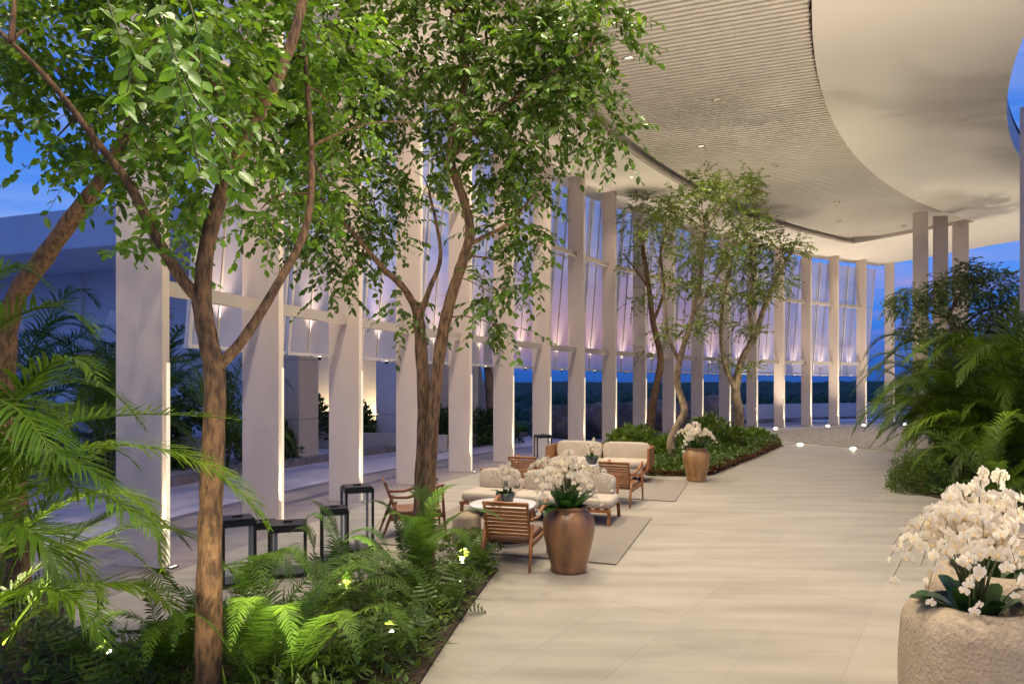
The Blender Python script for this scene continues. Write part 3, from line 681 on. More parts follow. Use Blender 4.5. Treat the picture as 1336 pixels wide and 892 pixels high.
make_lantern((-1.98, 8.72, 0), .36, .80, R_(24), 'tallest of the near black lanterns, its glass catching the lit fin edge')
make_lantern((-2.13, 8.18, 0), .32, .62, R_(18), 'shorter black lantern close in front of the tallest one, behind fern fronds')
make_lantern((-2.92, 7.25, 0), .34, .68, R_(30), 'black lantern just right of the near tree trunk')
make_lantern((-2.85, 7.85, 0), .28, .52, R_(22), 'smallest black lantern, low between two others beside the near trunk')
make_lantern((-2.50, 7.62, 0), .40, .55, R_(16), 'squat wide black lantern in front of the fin with the bright edge')
make_lantern((.80, 17.7, 0), .40, .80, R_(10), 'distant tall slim lantern at the left end of the pale sofa', 'distant slim lanterns by the sofa')
make_lantern((1.03, 17.0, 0), .32, .55, R_(14), 'distant shorter lantern in front of the slim tall one by the sofa', 'distant slim lanterns by the sofa')

# ------------------------------------------------------------------ pots
def make_pot(loc, m, label, s=1.0):
    o = empty('glazed_pot', loc, label, 'pot', 'tall glazed orchid pots')
    pr = [(.0, 0), (.185, 0), (.204, .015), (.208, .045), (.204, .06), (.222, .14), (.252, .26), (.280, .38), (.294, .46), (.297, .52), (.286, .59), (.258, .645), (.222, .685), (.206, .70), (.214, .712), (.222, .725), (.216, .74), (.198, .74), (.19, .70)]
    part('pot_body', MB().lathe([(r*s, z*s) for r, z in pr], 48), m, o, True)
    part('pot_soil', MB().disc((0, 0, .69*s), .20*s, 24), M_SOIL, o)
    return o
PT1 = G(742, 744); PT2 = G(908.5, 627)
make_pot(PT1, M_POT, 'brown glazed pot beside the teak chair at the edge of the near rug')
make_pot(PT2, M_POT2, 'honey-coloured glazed pot beside the far end of the pale sofa')
def make_planter(loc, r, h, label):
    o = empty('stone_planter', loc, label, 'planter', 'rounded travertine planters')
    pr = [(0, 0), (r*.90, 0), (r*.95, .03)] + [(r*(.965 + .035*math.sin(k/6*math.pi)), h*(.08 + .73*k/6)) for k in range(7)]
    rr = h*.19
    for k in range(1, 9): a = R_(90*k/8); pr.append((r*.965 - rr*(1-math.cos(a)), h*.81 + h*.19*math.sin(a)))
    pr += [(r*.62, h*.992), (r*.56, h*.94), (r*.54, h*.85)]
    part('planter_body', MB().lathe(pr, 64), M_TRAV, o, True)
    part('planter_soil', MB().disc((0, 0, h*.88), r*.55, 24), M_SOIL, o)
    return o
PL1 = Vector((2.70, 3.95, 0)); PL2 = Vector((3.42, 4.85, 0)); PL3 = Vector((4.72, 6.1, 0))
make_planter(PL1, .41, .845, 'rounded travertine planter nearest the camera at right, full of white orchids')
make_planter(PL2, .43, .80, 'rounded travertine planter just behind the nearest one')
make_planter(PL3, .42, .72, 'rounded travertine planter farthest back at the right edge')

# ------------------------------------------------------------------ orchids
def flower_mesh(name, R):
    V, Fc, tn = [], [], []
    def petal(a, L, W, cup, tint=(1, 1, 1)):
        n0 = len(V); d = np.array([math.cos(a), math.sin(a), 0]); s_ = np.array([-math.sin(a), math.cos(a), 0]); z = np.array([0, 0, 1.])
        for t_, w_, c_ in ((.04, .10, 0), (.45, 1, .06), (.80, .78, .02)):
            V.append(d*L*t_ - s_*W*w_ + z*(c_+cup*t_)); V.append(d*L*t_ + z*(c_*1.6+cup*t_ + .03)); V.append(d*L*t_ + s_*W*w_ + z*(c_+cup*t_))
        V.append(d*L + z*(cup*.8)); tn.extend([tint]*10)
        for k in (0, 3): Fc.extend([(n0+k, n0+k+3, n0+k+4), (n0+k, n0+k+4, n0+k+1), (n0+k+1, n0+k+4, n0+k+5), (n0+k+1, n0+k+5, n0+k+2)])
        Fc.extend([(n0+6, n0+9, n0+7), (n0+7, n0+9, n0+8)])
    petal(R_(10), 1.0, .50, .12); petal(R_(170), 1.0, .50, .12)
    for a in (90, 218, 322): petal(R_(a), .95, .30, -.05)
    petal(R_(270), .42, .16, .35, (1, .82, .45)); petal(R_(90), .2, .1, .4, (1, .9, .6))
    return npmesh(name, np.array(V)*R, [np.array(Fc)], M_PET, np.array(tn), True)
FLOWER = flower_mesh('flower', .052)
def strap_leaf(L, W, lift, droop, k=6):
    V = []; Fc = []
    for i in range(k+1):
        t_ = i/k; w = W*(.35 + .65*math.sin(math.pi*min(1, t_*.62+.22)))*(1 if t_ < .75 else max(.08, 1-((t_-.75)/.25)**1.6))
        x = L*t_*math.cos(lift)*(1-.12*t_); z = L*(math.sin(lift)*t_ - droop*t_*t_)
        V += [(x, -w, z+.25*w), (x, 0, z), (x, w, z+.25*w)]
    for i in range(k):
        a = i*3; Fc += [(a, a+3, a+4, a+1), (a+1, a+4, a+5, a+2)]
    return np.array(V), np.array(Fc)
def orchid(loc, n, H, Rr, label, group, fl_size=1.0, leafL=.34, nleaf=12, nf=9, parts=True, seed=1, lean=None):
    o = empty('white_orchid', loc, label, 'orchid', group); rs = random.Random(seed)
    for k in range(nleaf):
        V, Fc = strap_leaf(leafL*rs.uniform(.7, 1.1), leafL*.15*rs.uniform(.85, 1.2), R_(rs.uniform(28, 72)), rs.uniform(.2, .55))
        a = k/nleaf*2*math.pi + rs.uniform(-.3, .3)
        l = link('leaf', npmesh('leaf', V, [Fc], M_ORL, None, True), o, (.06*math.cos(a)*leafL/.3, .06*math.sin(a)*leafL/.3, 0), (0, 0, a))
    for k in range(n):
        a = k/n*2*math.pi*1.618*3 + rs.uniform(-.3, .3); q = math.sqrt((k+.6)/n); r = Rr*q*rs.uniform(.8, 1.1); h = H*(1.02 - .34*q*q)*rs.uniform(.86, 1.06)
        if lean: 
            dx, dy = math.cos(a)*r + lean[0]*q, math.sin(a)*r + lean[1]*q
        else: dx, dy = math.cos(a)*r, math.sin(a)*r
        dip = rs.uniform(.18, .46)*H*(.4+.6*q)*(1.35 if dy < -.05 else 1)
        p0 = Vector((dx*.08, dy*.08, 0)); p1 = Vector((dx*.22, dy*.22, h*.85)); p2 = Vector((dx*.75, dy*.75, h*1.12)); p3 = Vector((dx*1.12, dy*1.12, h - dip))
        def bz(t): u = 1-t; return p0*u**3 + p1*3*u*u*t + p2*3*u*t*t + p3*t**3
        pts = [bz(i/9) for i in range(10)]
        st = part('flower_stem', MB().tube(pts, [(.0042*fl_size+.001)*(1.1-.085*i) for i in range(10)], 5), M_STEM, o, True)
        V = []; mats_ = []
        for j in range(nf):
            t = .42 + .585*j/(nf-1); c = bz(t); tg = (bz(min(1, t+.02)) - bz(t-.02)).normalized()
            side = tg.cross(Vector((0, 0, 1))); side = side.normalized() if side.length > .01 else Vector((1, 0, 0))
            s_ = 1 if j % 2 else -1
            c = c + side*s_*.026*fl_size + Vector((0, 0, -.018*fl_size))
            out = Vector((dx, dy, 0)).normalized() if (dx or dy) else Vector((0, -1, 0))
            n_ = (out*.75 + side*s_*.5 + Vector((rs.uniform(-.4, .4), rs.uniform(-.6, .2), rs.uniform(-.25, .3)))).normalized()
            rot = n_.to_track_quat('Z', 'Y').to_matrix().to_4x4()
            sc = fl_size*rs.uniform(.82, 1.08)*(1 if j < nf-2 else .66)
            mats_.append(Matrix.Translation(c) @ rot @ Matrix.Rotation(rs.uniform(-.4, .4), 4, 'Z') @ Matrix.Scale(sc, 4))
        if parts:
            for m_ in mats_:
                f = link('flower', FLOWER, st); f.matrix_local = m_
        else:
            fv = np.empty(len(FLOWER.vertices)*3, np.float32); FLOWER.vertices.foreach_get('co', fv); fv = fv.reshape(-1, 3)
            ff = np.array([p.vertices[:] for p in FLOWER.polygons]); tc = np.empty(len(fv)*4, np.float32); FLOWER.color_attributes['tint'].data.foreach_get('color', tc); tc = tc.reshape(-1, 4)[:, :3]
            Vs = []; Fs = []
            for q_, m_ in enumerate(mats_):
                A_ = np.array(m_); Vs.append(fv @ A_[:3, :3].T + A_[:3, 3]); Fs.append(ff + q_*len(fv))
            link('blossoms', npmesh('blossoms', np.concatenate(Vs), [np.concatenate(Fs)], M_PET, np.tile(tc, (len(mats_), 1)), True), st)
    return o
orchid(PL1 + Vector((-.02, 0, .76)), 42, .82, .41, 'large white orchid spray in the nearest travertine planter', 'white orchids in planters', .86, .40, 13, 9, True, 3, lean=(-.07, -.04))
orchid(PL2 + Vector((0, 0, .72)), 12, .78, .45, 'white orchid spray in the travertine planter behind, cut by the right edge', 'white orchids in planters', 1.0, .38, 9, 7, True, 8)
orchid(PT1 + Vector((0, 0, .69)), 24, .68, .60, 'white orchid spray in the brown glazed pot', 'white orchids in glazed pots', .92, .44, 24, 9, False, 5, lean=(-.09, 0))
orchid(PT2 + Vector((0, 0, .69)), 20, .62, .52, 'white orchid spray in the honey-coloured pot', 'white orchids in glazed pots', 1.0, .42, 18, 9, False, 6)
for c, lab, sd in ((T1_ + Vector((.02, -.02, .504)), 'small white orchid in a grey bowl on the near round table', 21), (T2_ + Vector((.30, -.12, .504)), 'small white orchid in a dark bowl on the table before the pale sofa', 22)):
    b = empty('ceramic_bowl', c, 'grey ceramic bowl on the near round table' if sd == 21 else 'dark ceramic bowl on the table before the pale sofa', 'bowl')
    part('bowl_body', MB().lathe([(0, 0), (.09, 0), (.10, .01), (.125, .10), (.132, .15), (.124, .152), (.115, .12)], 28), M_BOWL, b, True)
    part('bowl_soil', MB().disc((0, 0, .12), .115, 20), M_SOIL, b)
    orchid(c + Vector((0, 0, .12)), 7, .46, .20, lab, 'small orchids on the tables', .8, .24, 9, 6, False, sd)
# ------------------------------------------------------------------ garden and floor light fixtures
for k, (l, t, p, wh) in enumerate(BED_SPOTS):
    l = Vector(l); d = (Vector(t) - l).normalized()
    o = empty('garden_spike_light', (l.x, l.y, 0.0), 'small garden spike light ' + wh, 'light', 'garden spike lights')
    part('light_head', MB().tube([l - d*.10 - Vector((l.x, l.y, 0)), l - d*.012 - Vector((l.x, l.y, 0))], .03, 10), M_BLACK, o, True)
    part('spike', MB().tube([(0, 0, -.05), l - d*.09 - Vector((l.x, l.y, 0))], .008, 6), M_BLACK, o)
    g = MB(); x = d.orthogonal().normalized(); y = d.cross(x); c0 = l - d*.011 - Vector((l.x, l.y, 0))
    g.v = [c0 + x*.02*math.cos(a*math.pi/6) + y*.02*math.sin(a*math.pi/6) for a in range(12)]; g.f = [tuple(range(12))]; part('light_lens', g, M_LAMP, o)
FLB = ['left end of the arc of floor lights along the far fins', 'in the middle of the far fins, left of its twin', 'at the foot of the last fins, right of its twin', 'half hidden by the palm tips at right', 'on the stone edging, nearest floor light to the camera', 'on the stone edging right of the planting tip', 'at the very tip of the planting']
DOME = MB().lathe([(.09, .0), (.09, .014), (.075, .04), (.045, .06), (0, .066)], 14).mesh('light_lens', M_LAMP, True)
for k, q in enumerate(COURT_UP):
    o = empty('court_uplight', q, 'in-ground uplight behind the palms along the courtyard side', 'light', 'courtyard uplights')
    part('light_ring', MB().lathe([(.14, 0), (.14, .012), (.09, .014)], 18), M_METAL, o); link('light_lens', MB().lathe([(.09, .0), (.08, .03), (.04, .05), (0, .055)], 14).mesh('light_lens', M_LAMP, True), o)
for (px, py), lab in zip(FLOOR_UP, FLB):
    q = G(px, py); o = empty('floor_uplight', q + Vector((0, 0, .004)), 'bright round floor light ' + lab, 'light', 'floor lights of the cobbled court')
    part('light_ring', MB().lathe([(.10, 0), (.10, .012), (.07, .014)], 18), M_METAL, o); link('light_lens', DOME, o)

# ------------------------------------------------------------------ foliage builders
LEAF_V = np.array([(0,0,0),(.30,.25,.05),(.30,-.25,.05),(.68,.22,.03),(.68,-.22,.03),(1,0,-.07),(.30,0,-.015),(.68,0,-.03)])
LEAF_F = np.array([(0,6,1),(0,2,6),(6,7,1),(1,7,3),(6,2,7),(2,4,7),(7,5,3),(7,4,5)])
LEAF_LO_V = np.array([(0,0,0),(.45,.24,.03),(.45,-.24,.03),(1,0,-.04)]); LEAF_LO_F = np.array([(0,2,3),(0,3,1)])
def nrm(a): return a/np.maximum(np.linalg.norm(a, axis=-1, keepdims=True), 1e-9)
def leaf_frames(pos, d, up, size):
    d = nrm(d); y = nrm(np.cross(up, d)); z = np.cross(d, y)
    A = np.stack([d, y, z], axis=2)*size[:, None, None]; return A
def leaf_batch(pos, A, V, Fc):
    n = len(pos); VV = np.einsum('nij,kj->nki', A, V) + pos[:, None, :]
    FF = Fc[None] + (np.arange(n)*len(V))[:, None, None]; return VV.reshape(-1, 3), FF.reshape(-1, Fc.shape[1])
def tints(n, k, lo=.6, hi=1.35, yellow=.16):
    t = rng.uniform(lo, hi, n)[:, None]*np.ones((n, 3)); y = rng.random(n) < yellow
    t[y] *= np.array([1.7, 1.45, .8]); return np.repeat(t, k, axis=0)
def crown_leaves(blobs, leaf, per, nl=13, twig=.42, droop=.55, hollow=.35):
    """sprays of leaves spread through the crown: returns leaf positions, directions, ups, sizes and twig polylines"""
    pos, dr, up, sz, tw = [], [], [], [], []
    for (c, r) in blobs:
        c = np.array(c); r = np.array(r if hasattr(r, '__len__') else (r, r*1.0, r*.85))
        n = max(4, int(per*r[0]*r[1]*1.0 + per*.35*r[0]))
        for _ in range(n):
            v = rng.normal(size=3); v /= np.linalg.norm(v); rad = (hollow + (1-hollow)*rng.random()**.6)
            base = c + v*r*rad*.8
            out = v + rng.normal(size=3)*.55; out[2] = out[2]*.6 - droop*rng.uniform(.2, 1.0); out /= np.linalg.norm(out)
            L = twig*rng.uniform(.6, 1.25)
            ts = np.linspace(0, 1, nl); path = base + out*L*ts[:, None] + np.array([0, 0, -1])*(droop*L*.55)*(ts**2)[:, None]
            tg = nrm(np.gradient(path, axis=0)); sd = nrm(np.cross(tg, np.array([0, 0, 1.]) + rng.normal(size=3)*.15))
            sgn = np.where(np.arange(nl) % 2 == 0, 1, -1)[:, None]
            d = tg*.55 + sd*sgn*.8 + np.array([0, 0, -.45])*rng.uniform(.3, 1.4, (nl, 1)) + rng.normal(size=(nl, 3))*.22
            u = np.array([0, 0, 1.]) + rng.normal(size=(nl, 3))*.55
            k = rng.random(nl) < .93
            pos.append(path[k]); dr.append(d[k]); up.append(u[k]); sz.append((leaf*rng.uniform(.65, 1.2, nl))[k]); tw.append(path[::4])
    return np.concatenate(pos), np.concatenate(dr), np.concatenate(up), np.concatenate(sz), tw
def twig_mesh(tw, r, base):
    V, Fc = [], []
    for p in tw:
        p = p - base
        for a, b in zip(p[:-1], p[1:]):
            t = b - a; x = np.cross(t, [0.3, .2, 1]); x = x/max(np.linalg.norm(x), 1e-9)*r; y = np.cross(t, x); y = y/max(np.linalg.norm(y), 1e-9)*r
            n0 = len(V); V += [a+x, a-.5*x+.87*y, a-.5*x-.87*y, b+x*.6, b-.3*x+.5*y, b-.3*x-.5*y]
            Fc += [(n0, n0+1, n0+4, n0+3), (n0+1, n0+2, n0+5, n0+4), (n0+2, n0, n0+3, n0+5)]
    me = bpy.data.meshes.new('twigs'); me.from_pydata(V, [], Fc); me.update(); return me
def smooth_path(pts, n=5):
    P_ = [Vector(p) for p in pts]; out = []
    for i in range(len(P_)-1):
        p0 = P_[max(i-1, 0)]; p1 = P_[i]; p2 = P_[i+1]; p3 = P_[min(i+2, len(P_)-1)]
        for k in range(n):
            t = k/n; out.append(.5*((2*p1) + (p2-p0)*t + (2*p0-5*p1+4*p2-p3)*t*t + (3*p1-p0-3*p2+p3)*t**3))
    return out + [P_[-1]]
def limb(name, pts, r0, r1, m, parent, base, k=10):
    pts = smooth_path(pts, 5); n = len(pts); pts = [p - Vector(base) for p in pts]
    rad = [(r0 + (r1-r0)*(i/(n-1))**.85)*(1 + .05*math.sin(i*2.3) + random.uniform(-.03, .03)) for i in range(n)]
    return part(name, MB().tube(pts, rad, k, True, .035), m, parent, True)
def tree(name, base, label, trunk, branches, blobs, leaf, per, bark, lm, leaf_objs=0, lo=False, group=None, cat='tree', reach=True, **kw):
    o = empty(name, base, label, cat, group); base = Vector(base); nb = np.array(base)
    allp = []
    for i, (pts, r0, r1) in enumerate(trunk):
        limb('trunk', pts, r0, r1, bark, o, base, 14); allp += smooth_path(pts, 5)[2:]
    for pts, r0, r1 in branches:
        limb('branch', pts, r0, r1, bark, o, base); allp += smooth_path(pts, 5)
    if reach:                                   # thin limbs out to every clump of foliage
        for c, r in blobs:
            c = Vector(c); q = min(allp, key=lambda p: (p - c).length + (2.0 if p.z > c.z + .3 else 0)); L = (q - c).length
            if L > .25:
                mid = (q + c)/2 + Vector((random.uniform(-.1, .1), random.uniform(-.1, .1), .10))*L
                limb('branch', [q, mid, c], max(.006, min(.028, .012*L + .004)), .004, bark, o, base, 6)
    pos, dr, up, sz, tw = crown_leaves(blobs, leaf, per, **kw); A = leaf_frames(pos, dr, up, sz)
    if leaf_objs:
        px = 668 + F*pos[:, 0]/np.maximum(pos[:, 1], .1); py = HOR - F*(pos[:, 2]-EYE)/np.maximum(pos[:, 1], .1)
        vis = (px > 0) & (px < 1336) & (py > 0) & (py < 892) & (pos[:, 1] > .5)
        sc_ = np.where(vis, sz/np.maximum(pos[:, 1], .5), 0); idx = np.argsort(-sc_)[:leaf_objs]
        lmsh = npmesh('leaf', LEAF_V, [LEAF_F], lm, None, True)
        for i in idx:
            f = link('leaf', lmsh, o); M_ = Matrix([[*A[i][r_], pos[i][r_]-nb[r_]] for r_ in range(3)] + [[0, 0, 0, 1]]); f.matrix_local = M_
        keep = np.ones(len(pos), bool); keep[idx] = False; pos, A = pos[keep], A[keep]
    LV, LF = (LEAF_LO_V, LEAF_LO_F) if lo else (LEAF_V, LEAF_F)
    V, Fc = leaf_batch(pos - nb, A, LV, LF)
    c = link('crown', npmesh('crown', V, [Fc], lm, tints(len(pos), len(LV)), not lo), o); c['kind'] = 'stuff'
    t = twig_mesh(tw, .0028 if not lo else .007, nb); t.materials.append(bark); t = link('twigs', t, o); t['kind'] = 'stuff'
    return o
def B_(px, py, Y, r): return (tuple(P(px, py - (26/Y*5 if py > 90 and Y < 9 else 0), Y + (.35 if Y < 5.2 else .25 if Y < 8 else 0))), r)
def path(*q): return [P(*p) for p in q]
E4 = 4.5
# near forked tree
tree('forked_tree', (P(272, 918, 4.5).x, 4.5, 0), 'near tree with a forked reddish trunk and a wide leafy crown at upper left',
  [(path((271, 925, 4.5), (273, 780, 4.5), (275, 660, 4.5), (279, 560, 4.5), (280, 490, 4.5), (268, 425, 4.5), (261, 380, 4.5)), .088, .058)],
  [(path((263, 395, 4.5), (271, 315, 4.5), (300, 220, 4.55), (338, 148, 4.6), (367, 92, 4.65), (392, 15, 4.7), (410, -80, 4.8)), .058, .028),
   (path((262, 392, 4.5), (238, 365, 4.45), (203, 308, 4.38), (166, 236, 4.3), (130, 190, 4.2), (70, 112, 4.05), (15, 55, 3.9)), .046, .012),
   (path((281, 482, 4.5), (316, 444, 4.55), (358, 378, 4.7), (398, 300, 4.9), (407, 220, 5.0), (402, 130, 5.1), (396, 50, 5.2)), .040, .016),
   (path((302, 216, 4.55), (292, 165, 4.5), (280, 110, 4.45)), .020, .010),
   (path((405, 192, 5.0), (440, 175, 5.05), (490, 160, 5.1), (540, 160, 5.2)), .011, .004),
   ],
  [B_(40, 60, 4.2, .34), B_(70, 150, 4.2, .24), B_(62, 222, 4.2, .20), B_(120, 225, 4.4, .18), B_(180, 40, 4.3, .5), B_(195, 165, 4.2, .34), B_(185, 250, 4.1, .22), B_(195, 360, 4.1, .10),
   B_(250, 95, 3.9, .42), B_(290, 180, 3.9, .30), B_(268, 268, 3.8, .20), B_(330, 40, 4.9, .5), B_(355, 210, 5.0, .38), B_(425, 60, 5.1, .5), B_(432, 175, 5.1, .42), B_(340, 300, 4.9, .24), B_(300, 110, 4.7, .4),
   B_(60, -60, 4.2, .5), B_(180, -70, 4.3, .55), B_(320, -80, 4.6, .6), B_(-60, 60, 4.2, .5), B_(425, 265, 5.2, .28)],
  .084, 138, M_BARK, M_L1, 290, reach=True, twig=.34, droop=.42)
# hanging spray of larger-looking leaves close to the lens belongs to the same tree
def near_spray():
    base = np.array(P(272, 918, 4.5)); o = bpy.data.objects['forked_tree']; b = np.array(o.location)
    pos, dr, up, sz = [], [], [], []
    for pts in (path((205, -60, 2.3), (218, 40, 2.3), (250, 120, 2.3), (285, 180, 2.3), (308, 240, 2.3)), path((205, -40, 2.4), (222, 60, 2.4), (245, 150, 2.4), (262, 230, 2.4)), path((120, -60, 2.6), (150, 30, 2.6), (170, 90, 2.6), (160, 140, 2.6)), path((230, -50, 2.5), (255, 30, 2.5), (262, 80, 2.5), (250, 110, 2.5))):
        q = np.array([tuple(p) for p in smooth_path(pts, 5)])
        for i, p in enumerate(q[4:]):
            for s in (-1, 1):
                pos.append(p + rng.normal(size=3)*.02); dr.append(np.array([s*.8, rng.normal()*.4, -.7 + rng.normal()*.2])); up.append(np.array([0, -.5, 1]) + rng.normal(size=3)*.5); sz.append(.082*rng.uniform(.7, 1.15))
        part('branch', MB().tube([Vector(p) - Vector(b) for p in q], .0035, 6), M_STEM, o, True)
    pos, dr, up, sz = map(np.array, (pos, dr, up, sz)); A = leaf_frames(pos, dr, up, sz); me = npmesh('leaf', LEAF_V, [LEAF_F], M_L1, np.ones((8, 3))*1.5, True)
    for i in range(len(pos)):
        f = link('leaf', me, o); f.matrix_local = Matrix([[*A[i][r_], pos[i][r_]-b[r_]] for r_ in range(3)] + [[0, 0, 0, 1]])
near_spray()
# twin-stemmed tree
tree('twin_stemmed_tree', P(552, 758, 7.3), 'twin-stemmed tree with a wide drooping crown behind the ferns and lanterns',
  [(path((547, 760, 7.3), (549, 640, 7.3), (553, 540, 7.32), (549, 450, 7.34), (545, 405, 7.36)), .078, .060), (path((558, 760, 7.26), (561, 610, 7.24), (571, 480, 7.22), (585, 402, 7.2), (600, 352, 7.2), (613, 306, 7.2), (606, 264, 7.2), (591, 222, 7.22), (588, 190, 7.25), (600, 148, 7.3), (607, 90, 7.35), (598, 20, 7.4)), .078, .026)],
  [(path((545, 408, 7.36), (527, 376, 7.38), (500, 350, 7.4), (468, 312, 7.45), (430, 272, 7.5), (395, 225, 7.5)), .046, .014), (path((548, 412, 7.36), (560, 378, 7.4), (575, 330, 7.5), (560, 250, 7.7)), .04, .014),
   (path((613, 318, 7.2), (640, 305, 7.15), (668, 288, 7.1), (700, 250, 7.0)), .026, .010), (path((590, 205, 7.22), (640, 150, 7.1), (700, 110, 7.0), (770, 60, 6.9)), .024, .008), (path((700, 110, 7), (760, 130, 6.9), (800, 180, 6.85)), .010, .005)],
  [B_(470, 60, 7.3, .80), B_(560, 40, 7.3, .80), B_(650, 50, 7.1, .78), B_(735, 35, 7.0, .62), B_(785, 20, 6.9, .34), B_(440, 150, 7.5, .70), B_(530, 140, 7.5, .78), B_(620, 140, 7.0, .74), B_(700, 120, 6.9, .62), B_(755, 155, 6.9, .48), B_(795, 185, 6.85, .26),
   B_(440, 245, 7.5, .60), B_(480, 290, 7.9, .46), B_(540, 240, 8.0, .56), B_(645, 230, 7.1, .52), B_(690, 205, 7.0, .40), B_(430, 330, 7.6, .46), B_(385, 300, 7.6, .40), B_(445, 385, 7.6, .22), B_(530, 420, 7.1, .20),
   B_(652, 320, 7.3, .38), B_(690, 320, 7.0, .24), B_(640, 400, 7.1, .24), B_(690, 385, 7.0, .20), B_(655, 445, 6.9, .14), B_(510, 330, 7.9, .30), B_(730, 90, 7, .5),
   B_(470, -60, 7.4, .9), B_(600, -80, 7.3, .95), B_(720, -60, 7.1, .7), B_(395, 60, 7.6, .6), B_(380, 170, 7.6, .5), B_(800, 60, 6.9, .2), B_(690, 260, 7.0, .3)],
  .092, 100, M_BARK, M_L1, 290, twig=.42, droop=.5)
# leaning tree at far left
tree('leaning_tree', P(22, 790, 6.5), 'leaning tree at the left edge, its thick trunk lit from below',
  [(path((24, 795, 6.5), (20, 640, 6.45), (6, 500, 6.35), (16, 400, 6.25), (58, 335, 6.15), (112, 262, 6.05)), .112, .070)],
  [(path((112, 262, 6.05), (150, 205, 6.0), (185, 120, 5.95), (205, 30, 5.9)), .066, .03), (path((130, 235, 6.02), (110, 150, 6.0), (60, 70, 6.0)), .04, .014)],
  [B_(160, 200, 5.9, .26), B_(215, 120, 5.8, .36), B_(210, 40, 5.8, .5), B_(160, -40, 5.9, .6), B_(255, 215, 5.8, .36), B_(245, 300, 5.9, .26), B_(10, 20, 6.0, .3)],
  .080, 110, M_BARK, M_L1, 0, twig=.4)
# three trees of the far bed
G3 = 'slender trees of the far planting bed'
tree('garden_tree', P(846, 578, 24.8), 'slender leaning garden tree with sparse dark foliage, leftmost of the far three',
  [(path((846, 579, 24.8), (852, 525, 24.8), (862, 470, 24.8), (852, 420, 24.8), (846, 370, 24.8), (838, 320, 24.8)), .17, .07)],
  [(path((852, 420, 24.8), (866, 380, 24.7), (862, 330, 24.7), (872, 300, 24.7)), .07, .03), (path((846, 375, 24.8), (828, 350, 24.8), (812, 330, 24.8)), .05, .02)],
  [B_(832, 285, 24.6, .85), B_(850, 325, 24.8, .75), B_(812, 345, 24.8, .42), B_(838, 262, 24.7, .55), B_(868, 290, 24.7, .8), B_(842, 385, 24.6, .4), B_(862, 435, 24.7, .34), B_(823, 395, 24.6, .22), B_(858, 360, 24.8, .5), B_(845, 460, 24.8, .22)],
  .115, 58, M_BARK, M_L2, 0, True, G3, twig=.45, droop=.25)
tree('garden_tree', P(880, 603, 18.6), 'crooked pale-barked garden tree beside the honey-coloured pot',
  [(path((880, 604, 18.6), (875, 578, 18.6), (884, 555, 18.6), (893, 535, 18.6), (884, 500, 18.6), (888, 465, 18.6), (903, 415, 18.6), (914, 360, 18.6), (920, 300, 18.6)), .135, .05)],
  [(path((886, 470, 18.6), (872, 440, 18.6), (868, 400, 18.6), (860, 350, 18.5)), .06, .02), (path((903, 415, 18.6), (930, 370, 18.5), (955, 320, 18.4)), .05, .02)],
  [B_(890, 268, 18.6, .66), B_(932, 258, 18.5, .74), B_(965, 248, 18.5, .6), B_(902, 325, 18.6, .70), B_(943, 320, 18.5, .72), B_(978, 240, 18.5, .36), B_(902, 425, 18.4, .34), B_(872, 430, 18.4, .30), B_(918, 370, 18.5, .50), B_(880, 370, 18.6, .40), B_(850, 300, 18.6, .3), B_(865, 270, 18.7, .4), B_(985, 285, 18.6, .4), B_(915, 235, 18.6, .4)],
  .098, 130, M_BARKP, M_L2, 0, True, G3, twig=.38, droop=.22)
tree('garden_tree', P(962, 569, 27.6), 'farthest garden tree with a twisting trunk and dense rounded crown',
  [(path((963, 570, 27.6), (964, 540, 27.6), (960, 508, 27.6), (968, 470, 27.6), (984, 440, 27.6), (998, 400, 27.6), (1015, 360, 27.6), (1035, 325, 27.6)), .23, .06)],
  [(path((960, 508, 27.6), (948, 480, 27.5), (941, 440, 27.5), (944, 390, 27.5), (955, 340, 27.5)), .13, .04), (path((984, 440, 27.6), (978, 400, 27.5), (985, 350, 27.4)), .09, .03)],
  [B_(985, 305, 27.4, 1.1), B_(1012, 330, 27.5, 1.0), B_(962, 335, 27.5, 1.05), B_(1040, 322, 27.6, .5), B_(982, 380, 27.5, .9), B_(930, 415, 27.4, .7), B_(1000, 370, 27.5, .9), B_(985, 430, 27.5, .4), B_(945, 470, 27.4, .45), B_(978, 478, 27.4, .36), B_(945, 380, 27.5, .75), B_(1022, 365, 27.6, .5), B_(965, 275, 27.5, .7), B_(968, 425, 27.5, .4)],
  .13, 72, M_BARKP, M_L2, 0, True, G3, twig=.5, droop=.22)
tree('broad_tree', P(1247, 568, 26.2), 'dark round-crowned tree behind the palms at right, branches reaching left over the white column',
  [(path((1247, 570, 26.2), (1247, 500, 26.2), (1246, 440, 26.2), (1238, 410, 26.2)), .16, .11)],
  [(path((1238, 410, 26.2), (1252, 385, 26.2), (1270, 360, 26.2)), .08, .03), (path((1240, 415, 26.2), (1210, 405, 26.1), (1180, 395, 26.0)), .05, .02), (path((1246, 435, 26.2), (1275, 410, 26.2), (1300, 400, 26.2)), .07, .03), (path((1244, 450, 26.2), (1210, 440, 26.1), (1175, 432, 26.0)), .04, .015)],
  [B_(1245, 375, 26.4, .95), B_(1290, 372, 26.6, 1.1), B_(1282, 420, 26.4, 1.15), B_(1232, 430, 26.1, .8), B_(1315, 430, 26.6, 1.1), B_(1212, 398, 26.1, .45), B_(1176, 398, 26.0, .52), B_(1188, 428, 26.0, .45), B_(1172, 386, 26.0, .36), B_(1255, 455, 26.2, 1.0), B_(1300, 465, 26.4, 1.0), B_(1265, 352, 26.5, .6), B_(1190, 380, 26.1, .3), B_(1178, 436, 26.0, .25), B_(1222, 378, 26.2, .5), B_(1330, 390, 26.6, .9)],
  .13, 120, M_BARK, M_LD, 0, True, twig=.5)

